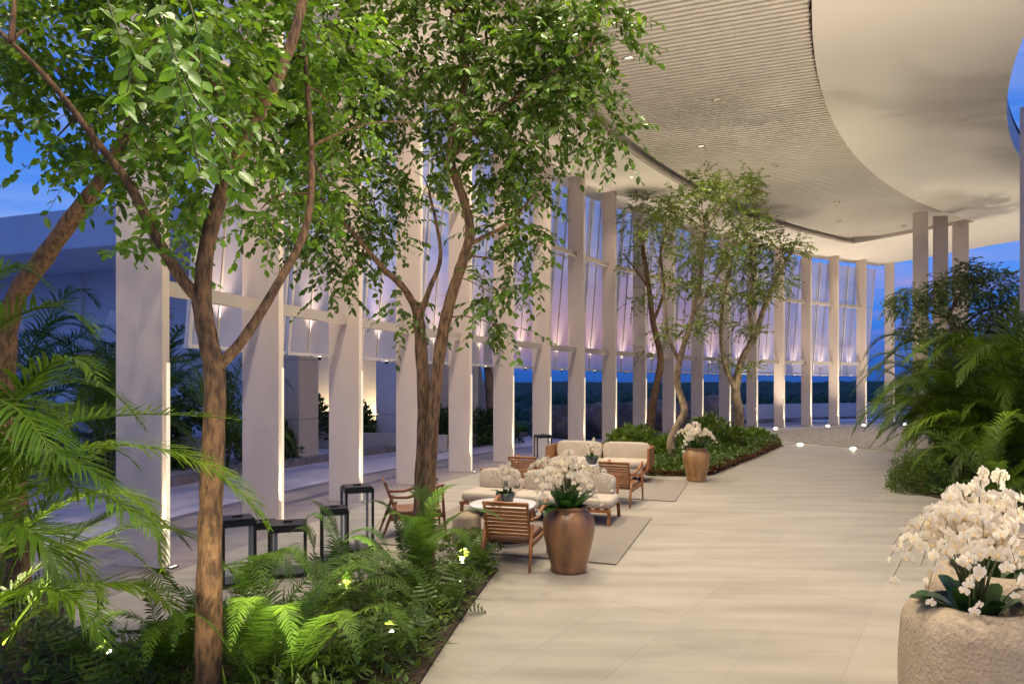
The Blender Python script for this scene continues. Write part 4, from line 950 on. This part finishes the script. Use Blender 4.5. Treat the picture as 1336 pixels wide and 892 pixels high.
# ------------------------------------------------------------------ palms and ferns
def frond_arrays(pts, n, L, W, ang0=.9, ang1=.35, droop=.35, vee=.35, prof=None, seg=3, start=.12, jit=.08, stemr=.008):
    """a feather frond along the given bezier points; returns verts and quad faces of leaflets, and the stem points"""
    pts = [np.array(p, float) for p in pts]
    def bz(t):
        u = 1-t
        if len(pts) == 3: return pts[0]*u*u + pts[1]*2*u*t + pts[2]*t*t
        return pts[0]*u**3 + pts[1]*3*u*u*t + pts[2]*3*u*t*t + pts[3]*t**3
    V, Fc = [], []
    for i in range(n):
        t = start + (1-start)*(i+.5)/n; p = bz(t); tg = bz(min(1, t+.02)) - bz(t-.02); tg /= np.linalg.norm(tg)
        side = np.cross(tg, [0, 0, 1.]); ln = np.linalg.norm(side); side = side/ln if ln > .05 else np.array([1., 0, 0]); upv = np.cross(side, tg)
        q = (t-start)/(1-start); pf = (math.sin(math.pi*min(1, .16 + .84*q)**.8)*.85 + .15)*(1 if q < .96 else .6)
        for s in (-1, 1):
            a = ang0 + (ang1-ang0)*q + rng.normal()*jit; l = L*pf*rng.uniform(.88, 1.08); w = W*(.55+.45*pf)
            d = tg*math.cos(a) + (side*s*math.cos(vee) + upv*math.sin(vee))*math.sin(a) + rng.normal(size=3)*jit*.6
            d /= np.linalg.norm(d); wv = np.cross(d, upv); wv /= max(np.linalg.norm(wv), 1e-6)
            n0 = len(V)
            for k in range(seg+1):
                x = k/seg; c = p + d*l*x + np.array([0, 0, -1.])*droop*l*x*x; ww = w*(.65, 1.0, .72, .06)[k] if seg == 3 else w*(.8, 1, .06)[k]
                V.append(c - wv*ww*.5); V.append(c + wv*ww*.5)
            for k in range(seg): a_ = n0+2*k; Fc.append((a_, a_+1, a_+3, a_+2))
    stem = [bz(t) for t in np.linspace(0, 1, 12)]
    return np.array(V), np.array(Fc), stem
def frond(name, pts, n, L, W, m, parent, base, stem_m, stemr=.008, tint=None, **kw):
    V, Fc, st = frond_arrays([np.array(p) - np.array(base) for p in pts], n, L, W, **kw)
    mb = MB().tube([Vector(p) for p in st], [stemr*(1.25-1.05*i/11) for i in range(12)], 5)
    sv = np.array([tuple(v) for v in mb.v]); q4 = np.array([f for f in mb.f if len(f) == 4]) + len(V)
    allV = np.concatenate([V, sv]); k = 2*(kw.get('seg', 3)+1)
    tt = np.ones((len(allV), 3)); tt[:len(V)] = np.repeat(rng.uniform(.75, 1.25, len(V)//k), k)[:, None]*(np.array(tint) if tint is not None else 1)
    tt[len(V):] = np.array([1.3, 1.15, 1.0])
    me = npmesh(name, allV, [Fc, q4], m, tt); return link(name, me, parent)
def proto_frond(name, L, n, lf, W, rise, drop, m, tw=0, **kw):
    pts = [(0, 0, 0), (L*.30, tw*.3, rise*.75), (L*.70, tw*.8, rise*1.15), (L, tw, rise - drop)]
    V, Fc, st = frond_arrays(pts, n, lf, W, **kw); mb = MB().tube([Vector(p) for p in st], [.011*(1.2-.95*i/11) for i in range(12)], 5)
    sv = np.array([tuple(v) for v in mb.v]); q4 = np.array([f for f in mb.f if len(f) == 4]) + len(V); k = 2*(kw.get('seg', 3)+1)
    tt = np.ones((len(V)+len(sv), 3)); tt[:len(V)] = np.repeat(rng.uniform(.75, 1.25, len(V)//k), k)[:, None]
    return npmesh(name, np.concatenate([V, sv]), [Fc, q4], m, tt)
PF = [proto_frond('frond', 1.9, 46, .55, .026, 1.5, .9, M_PALM, .15), proto_frond('frond', 1.8, 44, .52, .026, 1.0, .9, M_PALM, -.2), proto_frond('frond', 1.6, 42, .50, .025, 1.9, .5, M_PALM, .1), proto_frond('frond', 1.9, 44, .5, .025, .55, .85, M_PALM, 0)]
def palm(base, n, s, label, group=None, h=.5, protos=PF, trunk=True, seed=0, cat='palm'):
    rs = random.Random(seed); o = empty('areca_palm', base, label, cat, group)
    if trunk:
        for k in range(4):
            a = k*1.7; part('stem', MB().tube([(.10*math.cos(a), .10*math.sin(a), 0), (.2*math.cos(a), .2*math.sin(a), h*s*.6), (.28*math.cos(a), .28*math.sin(a), h*s*1.1)], [.035, .03, .025], 8), M_STEM, o, True)
    for k in range(n):
        a = k*2.399 + rs.uniform(-.3, .3); f = link('frond', rs.choice(protos), o, (.12*math.cos(a)*s, .12*math.sin(a)*s, h*s*rs.uniform(.25, 1.1)), (rs.uniform(-.25, .25), rs.uniform(-.35, .25), a)); q = s*rs.uniform(.8, 1.15); f.scale = (q, q, q)
    return o
# palms on the right
for k, (px, py, n, s, lab) in enumerate(((1262, 612, 54, 1.3, 'leafy areca palm at right whose fronds reach over the cobbled court'), (1322, 628, 54, 1.45, 'large areca palm at the right edge above the orchids'), (1226, 592, 30, 1.0, 'areca palm behind the others with a few upright fronds'),
        (1296, 600, 54, 1.6, 'tallest areca palm in the middle of the right-hand clump'), (1370, 640, 24, 1.1, 'areca palm leaning in from outside the right edge'), (1300, 668, 12, .62, 'low areca palm just behind the rear planters'))):
    palm(G(px, py), n, s, lab, 'areca palms of the right-hand bed', .62, seed=40+k)
# distant palms on the left
for k, (x, y, n, s, lab) in enumerate(((-8.6, 14.5, 24, 1.25, 'dim areca palm beyond the driveway, nearest the far left fin'), (-11.5, 15.5, 24, 1.45, 'dim tall areca palm against the hotel wing at far left'), (-7.4, 17.5, 20, 1.0, 'dim areca palm behind the near forked trunk'), (-13.5, 17.5, 18, 1.5, 'dim areca palm in front of the leaning white slabs'), (-10, 18.5, 18, 1.4, 'dim areca palm at the foot of the leaning white slabs'))):
    palm((x, y, .0), n, s, lab, 'dim areca palms beyond the driveway', 1.0, seed=60+k)
# big palm at the left foreground with fronds arching into view
PB = Vector((-3.55, 4.35, .03))
o = empty('areca_palm', PB, 'large areca palm at the left foreground with long arching fronds', 'palm')
for k in range(5):
    a = k*1.3; part('stem', MB().tube([(.12*math.cos(a), .12*math.sin(a), 0), (.2*math.cos(a), .2*math.sin(a), .5), (.3*math.cos(a), .3*math.sin(a), .95)], [.035, .03, .024], 8), M_STEM, o, True)
def FP(*pp):
    q = [np.array(P(*p)) for p in pp]; d = np.array([np.linalg.norm(q[i+1]-q[i]) for i in range(3)]); d = np.maximum(d, .04); t = np.cumsum(d)/d.sum(); t1, t2 = t[0], t[1]
    A = np.array([[3*(1-t_)**2*t_, 3*(1-t_)*t_*t_] for t_ in (t1, t2)])
    R = np.array([q[i] - q[0]*(1-t_)**3 - q[3]*t_**3 for i, t_ in ((1, t1), (2, t2))]); C_ = np.linalg.solve(A, R)
    return [q[0], C_[0], C_[1], q[3]]          # bezier handles of the curve through the four points
for pts, n, L, dr, tn in (
   (FP((-70, 800, 4.2), (60, 600, 4.0), (230, 590, 3.9), (352, 690, 3.8)), 46, .44, .25, (.9, .95, .9)),
   (FP((-60, 740, 4.4), (40, 570, 4.3), (190, 540, 4.2), (318, 548, 4.0)), 42, .46, .05, (.8, .95, .85)),
   (FP((-70, 700, 4.1), (20, 520, 4.0), (80, 470, 3.9), (130, 500, 3.7)), 34, .42, .3, (.8, .9, .8)),
   (FP((-80, 640, 4.3), (-20, 440, 4.3), (60, 400, 4.3), (128, 440, 4.2)), 34, .42, .2, (.8, .95, .9)),
   (FP((-60, 800, 4.3), (30, 690, 4.4), (150, 640, 4.5), (212, 745, 4.5)), 38, .36, .35, (1.2, 1.15, .9)),
   (FP((-40, 850, 4.2), (50, 740, 4.3), (120, 710, 4.4), (190, 735, 4.5)), 34, .34, .2, (1.0, 1.0, .9)),
   (FP((-30, 880, 4.0), (60, 790, 4.1), (150, 760, 4.2), (240, 820, 4.2)), 36, .34, .3, (1.0, 1.05, .9)),
   (FP((-90, 620, 4.0), (-40, 520, 3.8), (30, 540, 3.6), (75, 640, 3.4)), 32, .42, .35, (.7, .85, .8)),
   (FP((-80, 760, 4.0), (20, 640, 3.7), (120, 640, 3.5), (205, 700, 3.3)), 36, .40, .3, (.65, .8, .75)),
   (FP((-60, 860, 3.8), (0, 780, 3.6), (70, 770, 3.5), (140, 850, 3.4)), 32, .36, .3, (.7, .85, .75)),
   (FP((-90, 700, 4.6), (-30, 560, 4.8), (70, 500, 5.0), (190, 560, 5.1)), 40, .42, .25, (.8, .95, .9)),
   (FP((-90, 560, 4.6), (-40, 400, 4.6), (10, 350, 4.6), (70, 380, 4.6)), 32, .4, .25, (.75, .9, .9)),
   (FP((-60, 780, 4.6), (20, 700, 4.8), (100, 690, 5.0), (160, 650, 5.2)), 32, .36, .15, (1.15, 1.1, .9)),
   (FP((-60, 830, 4.9), (40, 770, 5.0), (110, 760, 5.1), (130, 800, 5.2)), 30, .30, .2, (1.2, 1.15, .9)),
   (FP((-70, 690, 3.9), (-10, 600, 3.7), (70, 590, 3.5), (150, 640, 3.4)), 36, .4, .3, (.7, .85, .8)),
   (FP((-80, 760, 3.5), (-30, 690, 3.3), (30, 690, 3.2), (80, 760, 3.1)), 30, .36, .3, (.7, .85, .8))):
    frond('frond', pts, int(n*1.45), L*1.02, .021, M_PALM, o, PB, M_STEM, .010, tint=tn, droop=dr, vee=.3, ang0=1.1, ang1=.5)
for k in range(11):
    a = -.9 + k*.44 + random.uniform(-.1, .1); f = link('frond', PF[(k*3) % 4], o, (.25*math.cos(a), .25*math.sin(a), random.uniform(.2, 1.0)), (random.uniform(-.3, .3), random.uniform(-.35, .3), a)); f.scale = (random.uniform(.55, .85),)*3
# ferns
def fern(base, fr, label, group='tree ferns and ferns of the near bed', m=M_FERN, L=.175, cat='fern', n=50, W=.014):
    base = Vector(base); o = empty('fern', base, label, cat, group)
    for pts, tn in fr: frond('frond', pts, n, L, W, m, o, base, M_STEM, .005, tint=tn, droop=.18, vee=.12, ang0=1.35, ang1=.8, seg=3, start=.22, jit=.05)
    return o
g = (1.1, 1.1, 1.0); dk = (.7, .8, .8)
fern(P(335, 885, 4.85), [(FP((338, 890, 4.85), (350, 760, 4.8), (372, 715, 4.75), (412, 770, 4.6)), g), (FP((335, 890, 4.85), (320, 770, 4.7), (300, 740, 4.6), (262, 800, 4.5)), g), (FP((338, 890, 4.85), (335, 740, 4.9), (370, 720, 5.0), (400, 735, 5.1)), g),
   (FP((332, 890, 4.85), (290, 800, 4.75), (240, 770, 4.7), (178, 775, 4.65)), dk), (FP((340, 890, 4.8), (362, 800, 4.5), (372, 790, 4.3), (382, 860, 4.2)), g), (FP((330, 890, 4.8), (280, 820, 4.4), (250, 800, 4.3), (225, 850, 4.2)), dk), (FP((338, 890, 4.85), (330, 750, 4.7), (350, 722, 4.6), (392, 800, 4.5)), g), (FP((338, 890, 4.85), (322, 755, 4.8), (335, 728, 4.75), (330, 800, 4.4)), g), (FP((338, 890, 4.85), (345, 770, 5.0), (310, 735, 5.1), (275, 760, 5.2)), g), (FP((338, 890, 4.85), (365, 760, 4.9), (395, 735, 4.9), (440, 780, 4.8)), g), (FP((335, 890, 4.8), (330, 790, 4.5), (320, 780, 4.3), (300, 850, 4.1)), g)], 'bright green fern with a rounded crown of fronds in front of the squat lantern')
fern(P(372, 895, 4.75), [(FP((365, 895, 4.75), (415, 765, 4.7), (500, 725, 4.65), (566, 800, 4.6)), g), (FP((372, 895, 4.75), (440, 780, 4.6), (500, 755, 4.5), (560, 815, 4.4)), (1.2, 1.1, 1.0)), (FP((365, 895, 4.75), (430, 735, 4.9), (480, 720, 5.0), (548, 728, 5.1)), g), (FP((372, 895, 4.7), (410, 820, 4.4), (440, 800, 4.2), (470, 860, 4.0)), g), (FP((365, 895, 4.8), (390, 800, 4.9), (420, 770, 5.1), (470, 770, 5.3)), g), (FP((370, 895, 4.75), (420, 775, 4.8), (470, 735, 4.8), (530, 760, 4.8)), g), (FP((372, 895, 4.7), (450, 810, 4.5), (500, 790, 4.4), (545, 850, 4.3)), g), (FP((368, 895, 4.8), (400, 790, 5.0), (440, 745, 5.1), (500, 750, 5.2)), g)], 'bright fern with two long arching fronds leaning over the bed toward the floor')
FB = P(545, 752, 6.9)
fern(FB, [(FP((548, 752, 6.9), (552, 680, 6.9), (550, 630, 6.9), (556, 606, 6.9)), g), (FP((546, 752, 6.9), (535, 700, 6.85), (520, 670, 6.8), (488, 690, 6.8)), g), (FP((546, 752, 6.9), (575, 690, 6.8), (610, 665, 6.7), (660, 682, 6.6)), g), (FP((546, 752, 6.9), (560, 670, 7.0), (575, 640, 7.1), (600, 632, 7.2)), g), (FP((546, 752, 6.9), (520, 690, 7.0), (505, 660, 7.0), (470, 655, 7.0)), dk),
   (FP((546, 752, 6.9), (545, 690, 6.7), (540, 675, 6.6), (525, 720, 6.5)), g), (FP((546, 752, 6.9), (570, 700, 6.7), (590, 690, 6.6), (615, 720, 6.5)), g), (FP((546, 752, 6.9), (500, 720, 6.8), (470, 700, 6.8), (440, 720, 6.8)), dk)], 'tall fern standing at the foot of the twin-stemmed tree', L=.19, W=.02)
FC = P(420, 770, 6.3)
fern(FC, [(FP((425, 770, 6.3), (410, 720, 6.2), (400, 690, 6.2), (372, 700, 6.2)), g), (FP((425, 770, 6.3), (440, 700, 6.2), (420, 660, 6.2), (398, 650, 6.2)), dk), (FP((425, 770, 6.3), (450, 700, 6.3), (470, 690, 6.3), (505, 715, 6.2)), dk), (FP((425, 770, 6.3), (400, 740, 6.0), (380, 720, 6.0), (345, 735, 5.9)), g), (FP((425, 770, 6.3), (455, 740, 6.0), (470, 730, 5.9), (490, 770, 5.8)), dk), (FP((425, 770, 6.3), (430, 690, 6.5), (410, 670, 6.5), (395, 690, 6.5)), dk)], 'darker fern with thin fronds crossing the posts of the tall lanterns')
fern(P(215, 860, 5.0), [(FP((230, 880, 5.0), (200, 800, 5.0), (185, 760, 5.0), (165, 770, 5.0)), dk), (FP((230, 880, 5), (240, 780, 4.8), (215, 750, 4.7), (290, 850, 4.5)), dk), (FP((230, 880, 5), (250, 800, 5), (262, 770, 5), (300, 770, 5)), dk), (FP((230, 880, 5), (200, 820, 4.8), (160, 800, 4.7), (110, 830, 4.6)), dk), (FP((230, 880, 5), (215, 820, 4.6), (205, 810, 4.4), (190, 870, 4.2)), dk), (FP((230, 880, 5.0), (260, 830, 4.8), (300, 820, 4.6), (330, 870, 4.4)), dk)], 'dark stiff-fronded fern left of the near trunk', m=M_PALM)

# ------------------------------------------------------------------ lobed-leaf plants, strappy plants and ground cover
def lobed_leaf_mesh(L, lift):
    pts = [(.42, .0)]; V = [(0, 0, 0), (.40*L, 0, .25*L)]; Fc = []
    ax = [(.40 + .6*t)*L for t in np.linspace(0, 1, 6)]
    mid = [(x, 0, .25*L + .06*L*math.sin((x/L-.4)/.6*math.pi) - .12*L*((x/L-.4)/.6)**2) for x in ax]
    V = [(0, -.004, 0), (0, .004, 0), (ax[0], -.004, mid[0][2]), (ax[0], .004, mid[0][2])]; F4 = [(0, 2, 3, 1)]; F3 = []
    n0 = len(V); V += mid
    for s in (-1, 1):
        for k in range(5):
            x, _, z = mid[k]; x2, _, z2 = mid[k+1]; w = L*(.30, .34, .30, .22, .12)[k]
            a = len(V); V += [(x + .10*L - .03*L, s*w, z - .05*L), (x + .155*L - .03*L, s*w*.93, z - .05*L), (x + (x2-x)*.55, s*.03*L, z), (x2, s*.025*L, z2)]
            F4.append((n0+k, a, a+1, a+2) if s > 0 else (a, n0+k, a+2, a+1)); F3.append((n0+k, a+2, n0+k+1))
    F4 = np.array(F4); F3 = np.array(F3)
    V = np.array(V, float); c, s_ = math.cos(lift), math.sin(lift); X = V[:, 0]*c - V[:, 2]*s_; Z = V[:, 0]*s_ + V[:, 2]*c; V[:, 0] = X; V[:, 2] = Z
    return V, F4, F3
LL = []
for L, lf in ((.26, .25), (.30, .55), (.24, -.1), (.28, .8)):
    V, F4, F3 = lobed_leaf_mesh(L, lf); LL.append(npmesh('leaf', V, [F4, F3], M_COVER))
def lobed_plant(base, n, s, label, group, m=None, seed=0):
    rs = random.Random(seed); o = empty('lobed_leaf_plant', base, label, 'plant', group)
    for k in range(n):
        a = k*2.4 + rs.uniform(-.3, .3); f = link('leaf', rs.choice(LL), o, (0, 0, .02), (rs.uniform(-.3, .3), rs.uniform(-.35, .25), a)); q = s*rs.uniform(.75, 1.25); f.scale = (q, q, q)
    return o
B1 = 'low lobed-leaf plants along the edge of the near bed'
spots = [(520, 868), (480, 880), (545, 840), (505, 838), (560, 815), (592, 800), (575, 790), (605, 770), (628, 752), (610, 745), (590, 760), (640, 738), (560, 770), (535, 790), (450, 870), (425, 885), (470, 845), (640, 725), (600, 722), (575, 735), (545, 750), (520, 770), (495, 800), (460, 815), (350, 880), (390, 870), (500, 745), (470, 765), (440, 790), (620, 735)]
for k, (px, py) in enumerate(spots):
    q = G(px, py)
    if not inside(q.x + .05, q.y, BED1): q = q + Vector((-.12, 0, 0))
    lobed_plant(q + Vector((0, 0, .03)), 16, random.uniform(.75, 1.15), 'low green lobed-leaf plant at the edge of the near bed', B1, seed=k)
for k, (x, y, s) in enumerate(((-2.65, 5.15, 1.2), (-3.1, 4.9, 1.1), (-2.35, 5.35, 1.3), (-2.0, 5.6, 1.0), (-3.4, 5.3, 1.2), (-2.6, 4.4, 1.2))):
    lobed_plant((x, y, .03), 14, s, 'broad lobed-leaf plant in the shade left of the near trunk', 'broad lobed-leaf plants by the near trunk', seed=90+k)
def cover(name, poly, n, leaf, h, m, label, cat, strap=.3, tint_f=None, dens_edge=None, red=False):
    """a low mass of leaves nobody could count"""
    xs = [p[0] for p in poly]; ys = [p[1] for p in poly]; pos = []
    while len(pos) < n:
        k = n*2; X = rng.uniform(min(xs), max(xs), k); Y = rng.uniform(min(ys), max(ys), k)
        pos += [(x, y) for x, y in zip(X, Y) if inside(x, y, poly)]
    pos = np.array(pos[:n]); 
    bump = .55 + .45*np.sin(pos[:, 0]*3.1 + 1.3*np.sin(pos[:, 1]*2.2))*np.cos(pos[:, 1]*2.7) 
    z = h*bump*rng.random(n)**.7 + .02
    p3 = np.c_[pos, z]; a = rng.uniform(0, 2*math.pi, n); el = rng.normal(.35, .5, n)
    d = np.c_[np.cos(a)*np.cos(el), np.sin(a)*np.cos(el), np.sin(el)]; up = np.array([0, 0, 1.]) + rng.normal(size=(n, 3))*.4
    sz = leaf*rng.uniform(.6, 1.4, n); A = leaf_frames(p3, d, up, sz)
    k1 = rng.random(n) < strap; LV2 = LEAF_LO_V*np.array([2.2, .42, 2.2])
    V1, F1 = leaf_batch(p3[~k1], A[~k1], LEAF_V, LEAF_F); V2, F2 = leaf_batch(p3[k1], A[k1], LV2, LEAF_LO_F)
    tn = np.concatenate([tints((~k1).sum(), 8, .6, 1.25, .08), tints(k1.sum(), 4, .8, 1.5, .2)])
    if red: tn[rng.random(len(tn)) < .0] = 1
    o = link(name, npmesh(name, np.concatenate([V1, V2]), [F1, F2 + len(V1)], m, tn)); tag(o, label, cat, None, 'stuff'); return o
cover('ground_cover', BED1, 16000, .07, .20, M_COVER, 'mixed low green ground cover filling the near planting bed', 'ground cover', .45)
BED2F = [(4.3, 15.75), (4.75, 16.1), (5.6, 17.5), (6.9, 19.6), (8.0, 21.4), (9.3, 23.6), (9.75, 25.2), (9.4, 26.3), (8.4, 24.5), (6.9, 21.8), (5.4, 19.4), (4.2, 17.6), (3.3, 16.6), (3.2, 15.9)]
cover('ground_cover', BED2, 20000, .10, .42, M_COVER, 'mixed green ground cover filling the far planting bed', 'ground cover', .15)
cover('ground_cover', BED3, 12000, .10, .22, M_COVER, 'green ground cover under the palms at right', 'ground cover', .2)
RB2 = [(4.78, 16.05), (5.6, 17.4), (6.9, 19.5), (8.0, 21.3), (9.3, 23.5), (9.8, 25.2), (9.55, 25.2), (9.05, 23.6), (7.75, 21.5), (6.6, 19.8), (5.3, 17.8), (4.5, 16.6), (4.0, 16.2), (3.2, 16.2), (3.3, 15.85), (4.3, 15.72)]
cover('bronze_ground_cover', RB2, 3600, .075, .20, M_RED, 'bronze and red low edging plants along the front of the far bed', 'ground cover', .1)
# shrubs of the far bed
def shrub(base, r, h, n, leaf, m, label, group=None, lo=True, name='leafy_shrub'):
    o = empty(name, base, label, 'shrub', group)
    v = rng.normal(size=(n, 3)); v /= np.linalg.norm(v, axis=1)[:, None]; v[:, 2] = np.abs(v[:, 2]); rad = .55 + .45*rng.random(n)**.5; lump = 1 + .16*np.sin(v[:, 0]*6 + v[:, 1]*5)*np.cos(v[:, 2]*7 + v[:, 0]*3)
    p = v*np.array([r, r, h])*(rad*lump)[:, None]; d = v + rng.normal(size=(n, 3))*.6; up = np.array([0, 0, 1.]) + rng.normal(size=(n, 3))*.5
    A = leaf_frames(p, d, up, leaf*rng.uniform(.6, 1.3, n)); LV, LF = (LEAF_LO_V, LEAF_LO_F) if lo else (LEAF_V, LEAF_F)
    V, Fc = leaf_batch(p, A, LV, LF); c = link('foliage', npmesh('foliage', V, [Fc], m, tints(n, len(LV), .6, 1.3, .1)), o); c['kind'] = 'stuff'
    for k in range(4):
        a = k*1.57 + .4; part('stem', MB().tube([(0, 0, 0), (r*.5*math.cos(a), r*.5*math.sin(a), h*.6)], [.02, .008], 5), M_BARK, o)
    return o
shrub(G(1198, 641), .55, .78, 5200, .055, M_L2, 'clipped round green bush at the edge of the path at right', name='round_bush')
for k, (px, py, r, h, lab) in enumerate(((838, 592, .7, .75, 'leafy green shrub just behind the right end of the pale sofa'), (868, 600, .55, .6, 'broad-leaved shrub between the sofa and the honey-coloured pot'), (942, 590, .75, .85, 'leafy green shrub right of the honey-coloured pot'), (925, 578, .8, 1.0, 'taller shrub behind the orchids of the honey-coloured pot'), (962, 583, .6, .6, 'low shrub below the farthest garden tree'), (985, 577, .6, .45, 'low leafy shrub near the tip of the far bed'), (820, 585, .7, .7, 'leafy shrub behind the middle of the pale sofa'))):
    shrub(G(px, py), r, h, 1500, .15, M_L2, lab, 'shrubs of the far bed', False)
# hedges, bushes and a palm beyond the driveway
HB = 'dim bushes beyond the driveway'
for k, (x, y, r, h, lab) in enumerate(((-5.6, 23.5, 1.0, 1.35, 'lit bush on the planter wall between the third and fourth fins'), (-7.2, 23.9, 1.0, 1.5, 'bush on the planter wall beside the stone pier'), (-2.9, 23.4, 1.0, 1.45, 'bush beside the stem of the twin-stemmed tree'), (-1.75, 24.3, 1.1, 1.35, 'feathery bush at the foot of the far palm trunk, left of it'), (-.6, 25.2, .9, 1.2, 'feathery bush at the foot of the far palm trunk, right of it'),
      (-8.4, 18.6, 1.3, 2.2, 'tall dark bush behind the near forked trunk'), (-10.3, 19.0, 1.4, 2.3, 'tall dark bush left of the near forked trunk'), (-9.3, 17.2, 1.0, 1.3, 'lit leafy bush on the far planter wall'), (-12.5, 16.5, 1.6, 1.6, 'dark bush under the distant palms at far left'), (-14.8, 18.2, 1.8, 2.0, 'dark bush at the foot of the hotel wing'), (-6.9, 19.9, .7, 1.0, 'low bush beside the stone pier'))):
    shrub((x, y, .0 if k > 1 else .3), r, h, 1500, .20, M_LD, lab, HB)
tp = P(640, 578, 25.5); tp.z = 0
o = empty('feather_palm', tp, 'single pale-trunked palm beyond the fins, its crown hidden by leaves', 'palm')
part('trunk', MB().tube([(0, 0, 0), (.03, 0, 1.2), (-.1, 0, 3), (-.15, 0, 4.6)], [.26, .19, .16, .13], 12), M_BARKP, o, True)
for k in range(16):
    a = k*2.4; f = link('frond', PF[k % 4], o, (-.15, 0, 4.6), (0, random.uniform(-.1, .7), a)); f.scale = (1.15,)*3
bn = P(682, 560, 29); bn.z = 0
o = empty('banana_plant', bn, 'pale banana plant at the edge of the driveway beyond the fins', 'plant')
for k, a in enumerate((.2, 1.6, 2.9, 4.3, 5.4)):
    V, Fc = strap_leaf(1.5, .17, R_(58 - 5*k), .55); link('leaf', npmesh('leaf', V, [Fc], M_L2, None, True), o, (0, 0, .1), (0, 0, a))
# ------------------------------------------------------------------ the forest down to the horizon
def forest():
    na, nr = 260, 150; az = np.linspace(R_(-52), R_(58), na); rr = np.geomspace(46, 3600, nr)
    A_, Rr_ = np.meshgrid(az, rr, indexing='ij'); X = np.sin(A_)*Rr_; Y = np.cos(A_)*Rr_
    ph = rng.uniform(0, 6.28, (14, 2)); z = np.zeros_like(X)
    for i in range(14):
        th = i*2.4; wl = (3.2, 4.1, 5.5, 7.2, 11, 17, 26, 40, 60, 90, 140, 220, 330, 500)[i]; am = (.5, .5, .55, .6, .6, .7, .8, .9, .9, 1.0, 1.2, 1.6, 2.0, 2.4)[i]*.62
        fade = np.clip((wl*26)/Rr_, 0, 1) if i < 6 else 1
        z += am*fade*np.sin((X*math.cos(th) + Y*math.sin(th))*6.283/wl + ph[i, 0])*np.sin((X*math.sin(th)*.8 - Y*math.cos(th)*.9)*6.283/wl + ph[i, 1])
    z += rng.normal(size=z.shape)*.28
    top = -1.6 + np.interp(Rr_, [46, 100, 250, 700, 3600], [-1.1, -.5, .6, 5.0, 16]); z = top + z*np.interp(Rr_, [46, 700, 3600], [1, .9, .9])
    V = np.stack([X, Y, z], 2).reshape(-1, 3); ii = np.arange(na*nr).reshape(na, nr)
    Fq = np.stack([ii[:-1, :-1], ii[1:, :-1], ii[1:, 1:], ii[:-1, 1:]], 2).reshape(-1, 4)
    tn = rng.uniform(.45, 1.25, len(V))[:, None]*np.ones(3)
    o = link('forest', npmesh('forest', V, [Fq], M_FOREST, tn, True)); tag(o, 'dark forest canopy running out to the horizon', 'forest', None, 'stuff')
    n = 42000; a = rng.uniform(R_(-20), R_(45), n); r = 47 + 110*rng.random(n)**1.7; x, y = np.sin(a)*r, np.cos(a)*r
    k = np.sin(x*.9 + 2*np.sin(y*.5))*np.cos(y*.8 + np.sin(x*.7)); zz = -2.6 + 1.5*k + rng.random(n)*1.2 + np.interp(r, [47, 160], [.2, 1.0])
    p = np.c_[x, y, zz]; d = rng.normal(size=(n, 3)); d[:, 2] = np.abs(d[:, 2])*.5; Af = leaf_frames(p, d, np.array([0, 0, 1.]) + rng.normal(size=(n, 3))*.6, rng.uniform(.3, .75, n))
    V, Fc = leaf_batch(p, Af, LEAF_LO_V, LEAF_LO_F)
    o = link('forest_leaves', npmesh('forest_leaves', V, [Fc], M_FOREST, tints(n, 4, .5, 1.5, .1))); tag(o, 'leafy tops of the nearest forest trees below the terrace', 'forest', None, 'stuff')
forest()
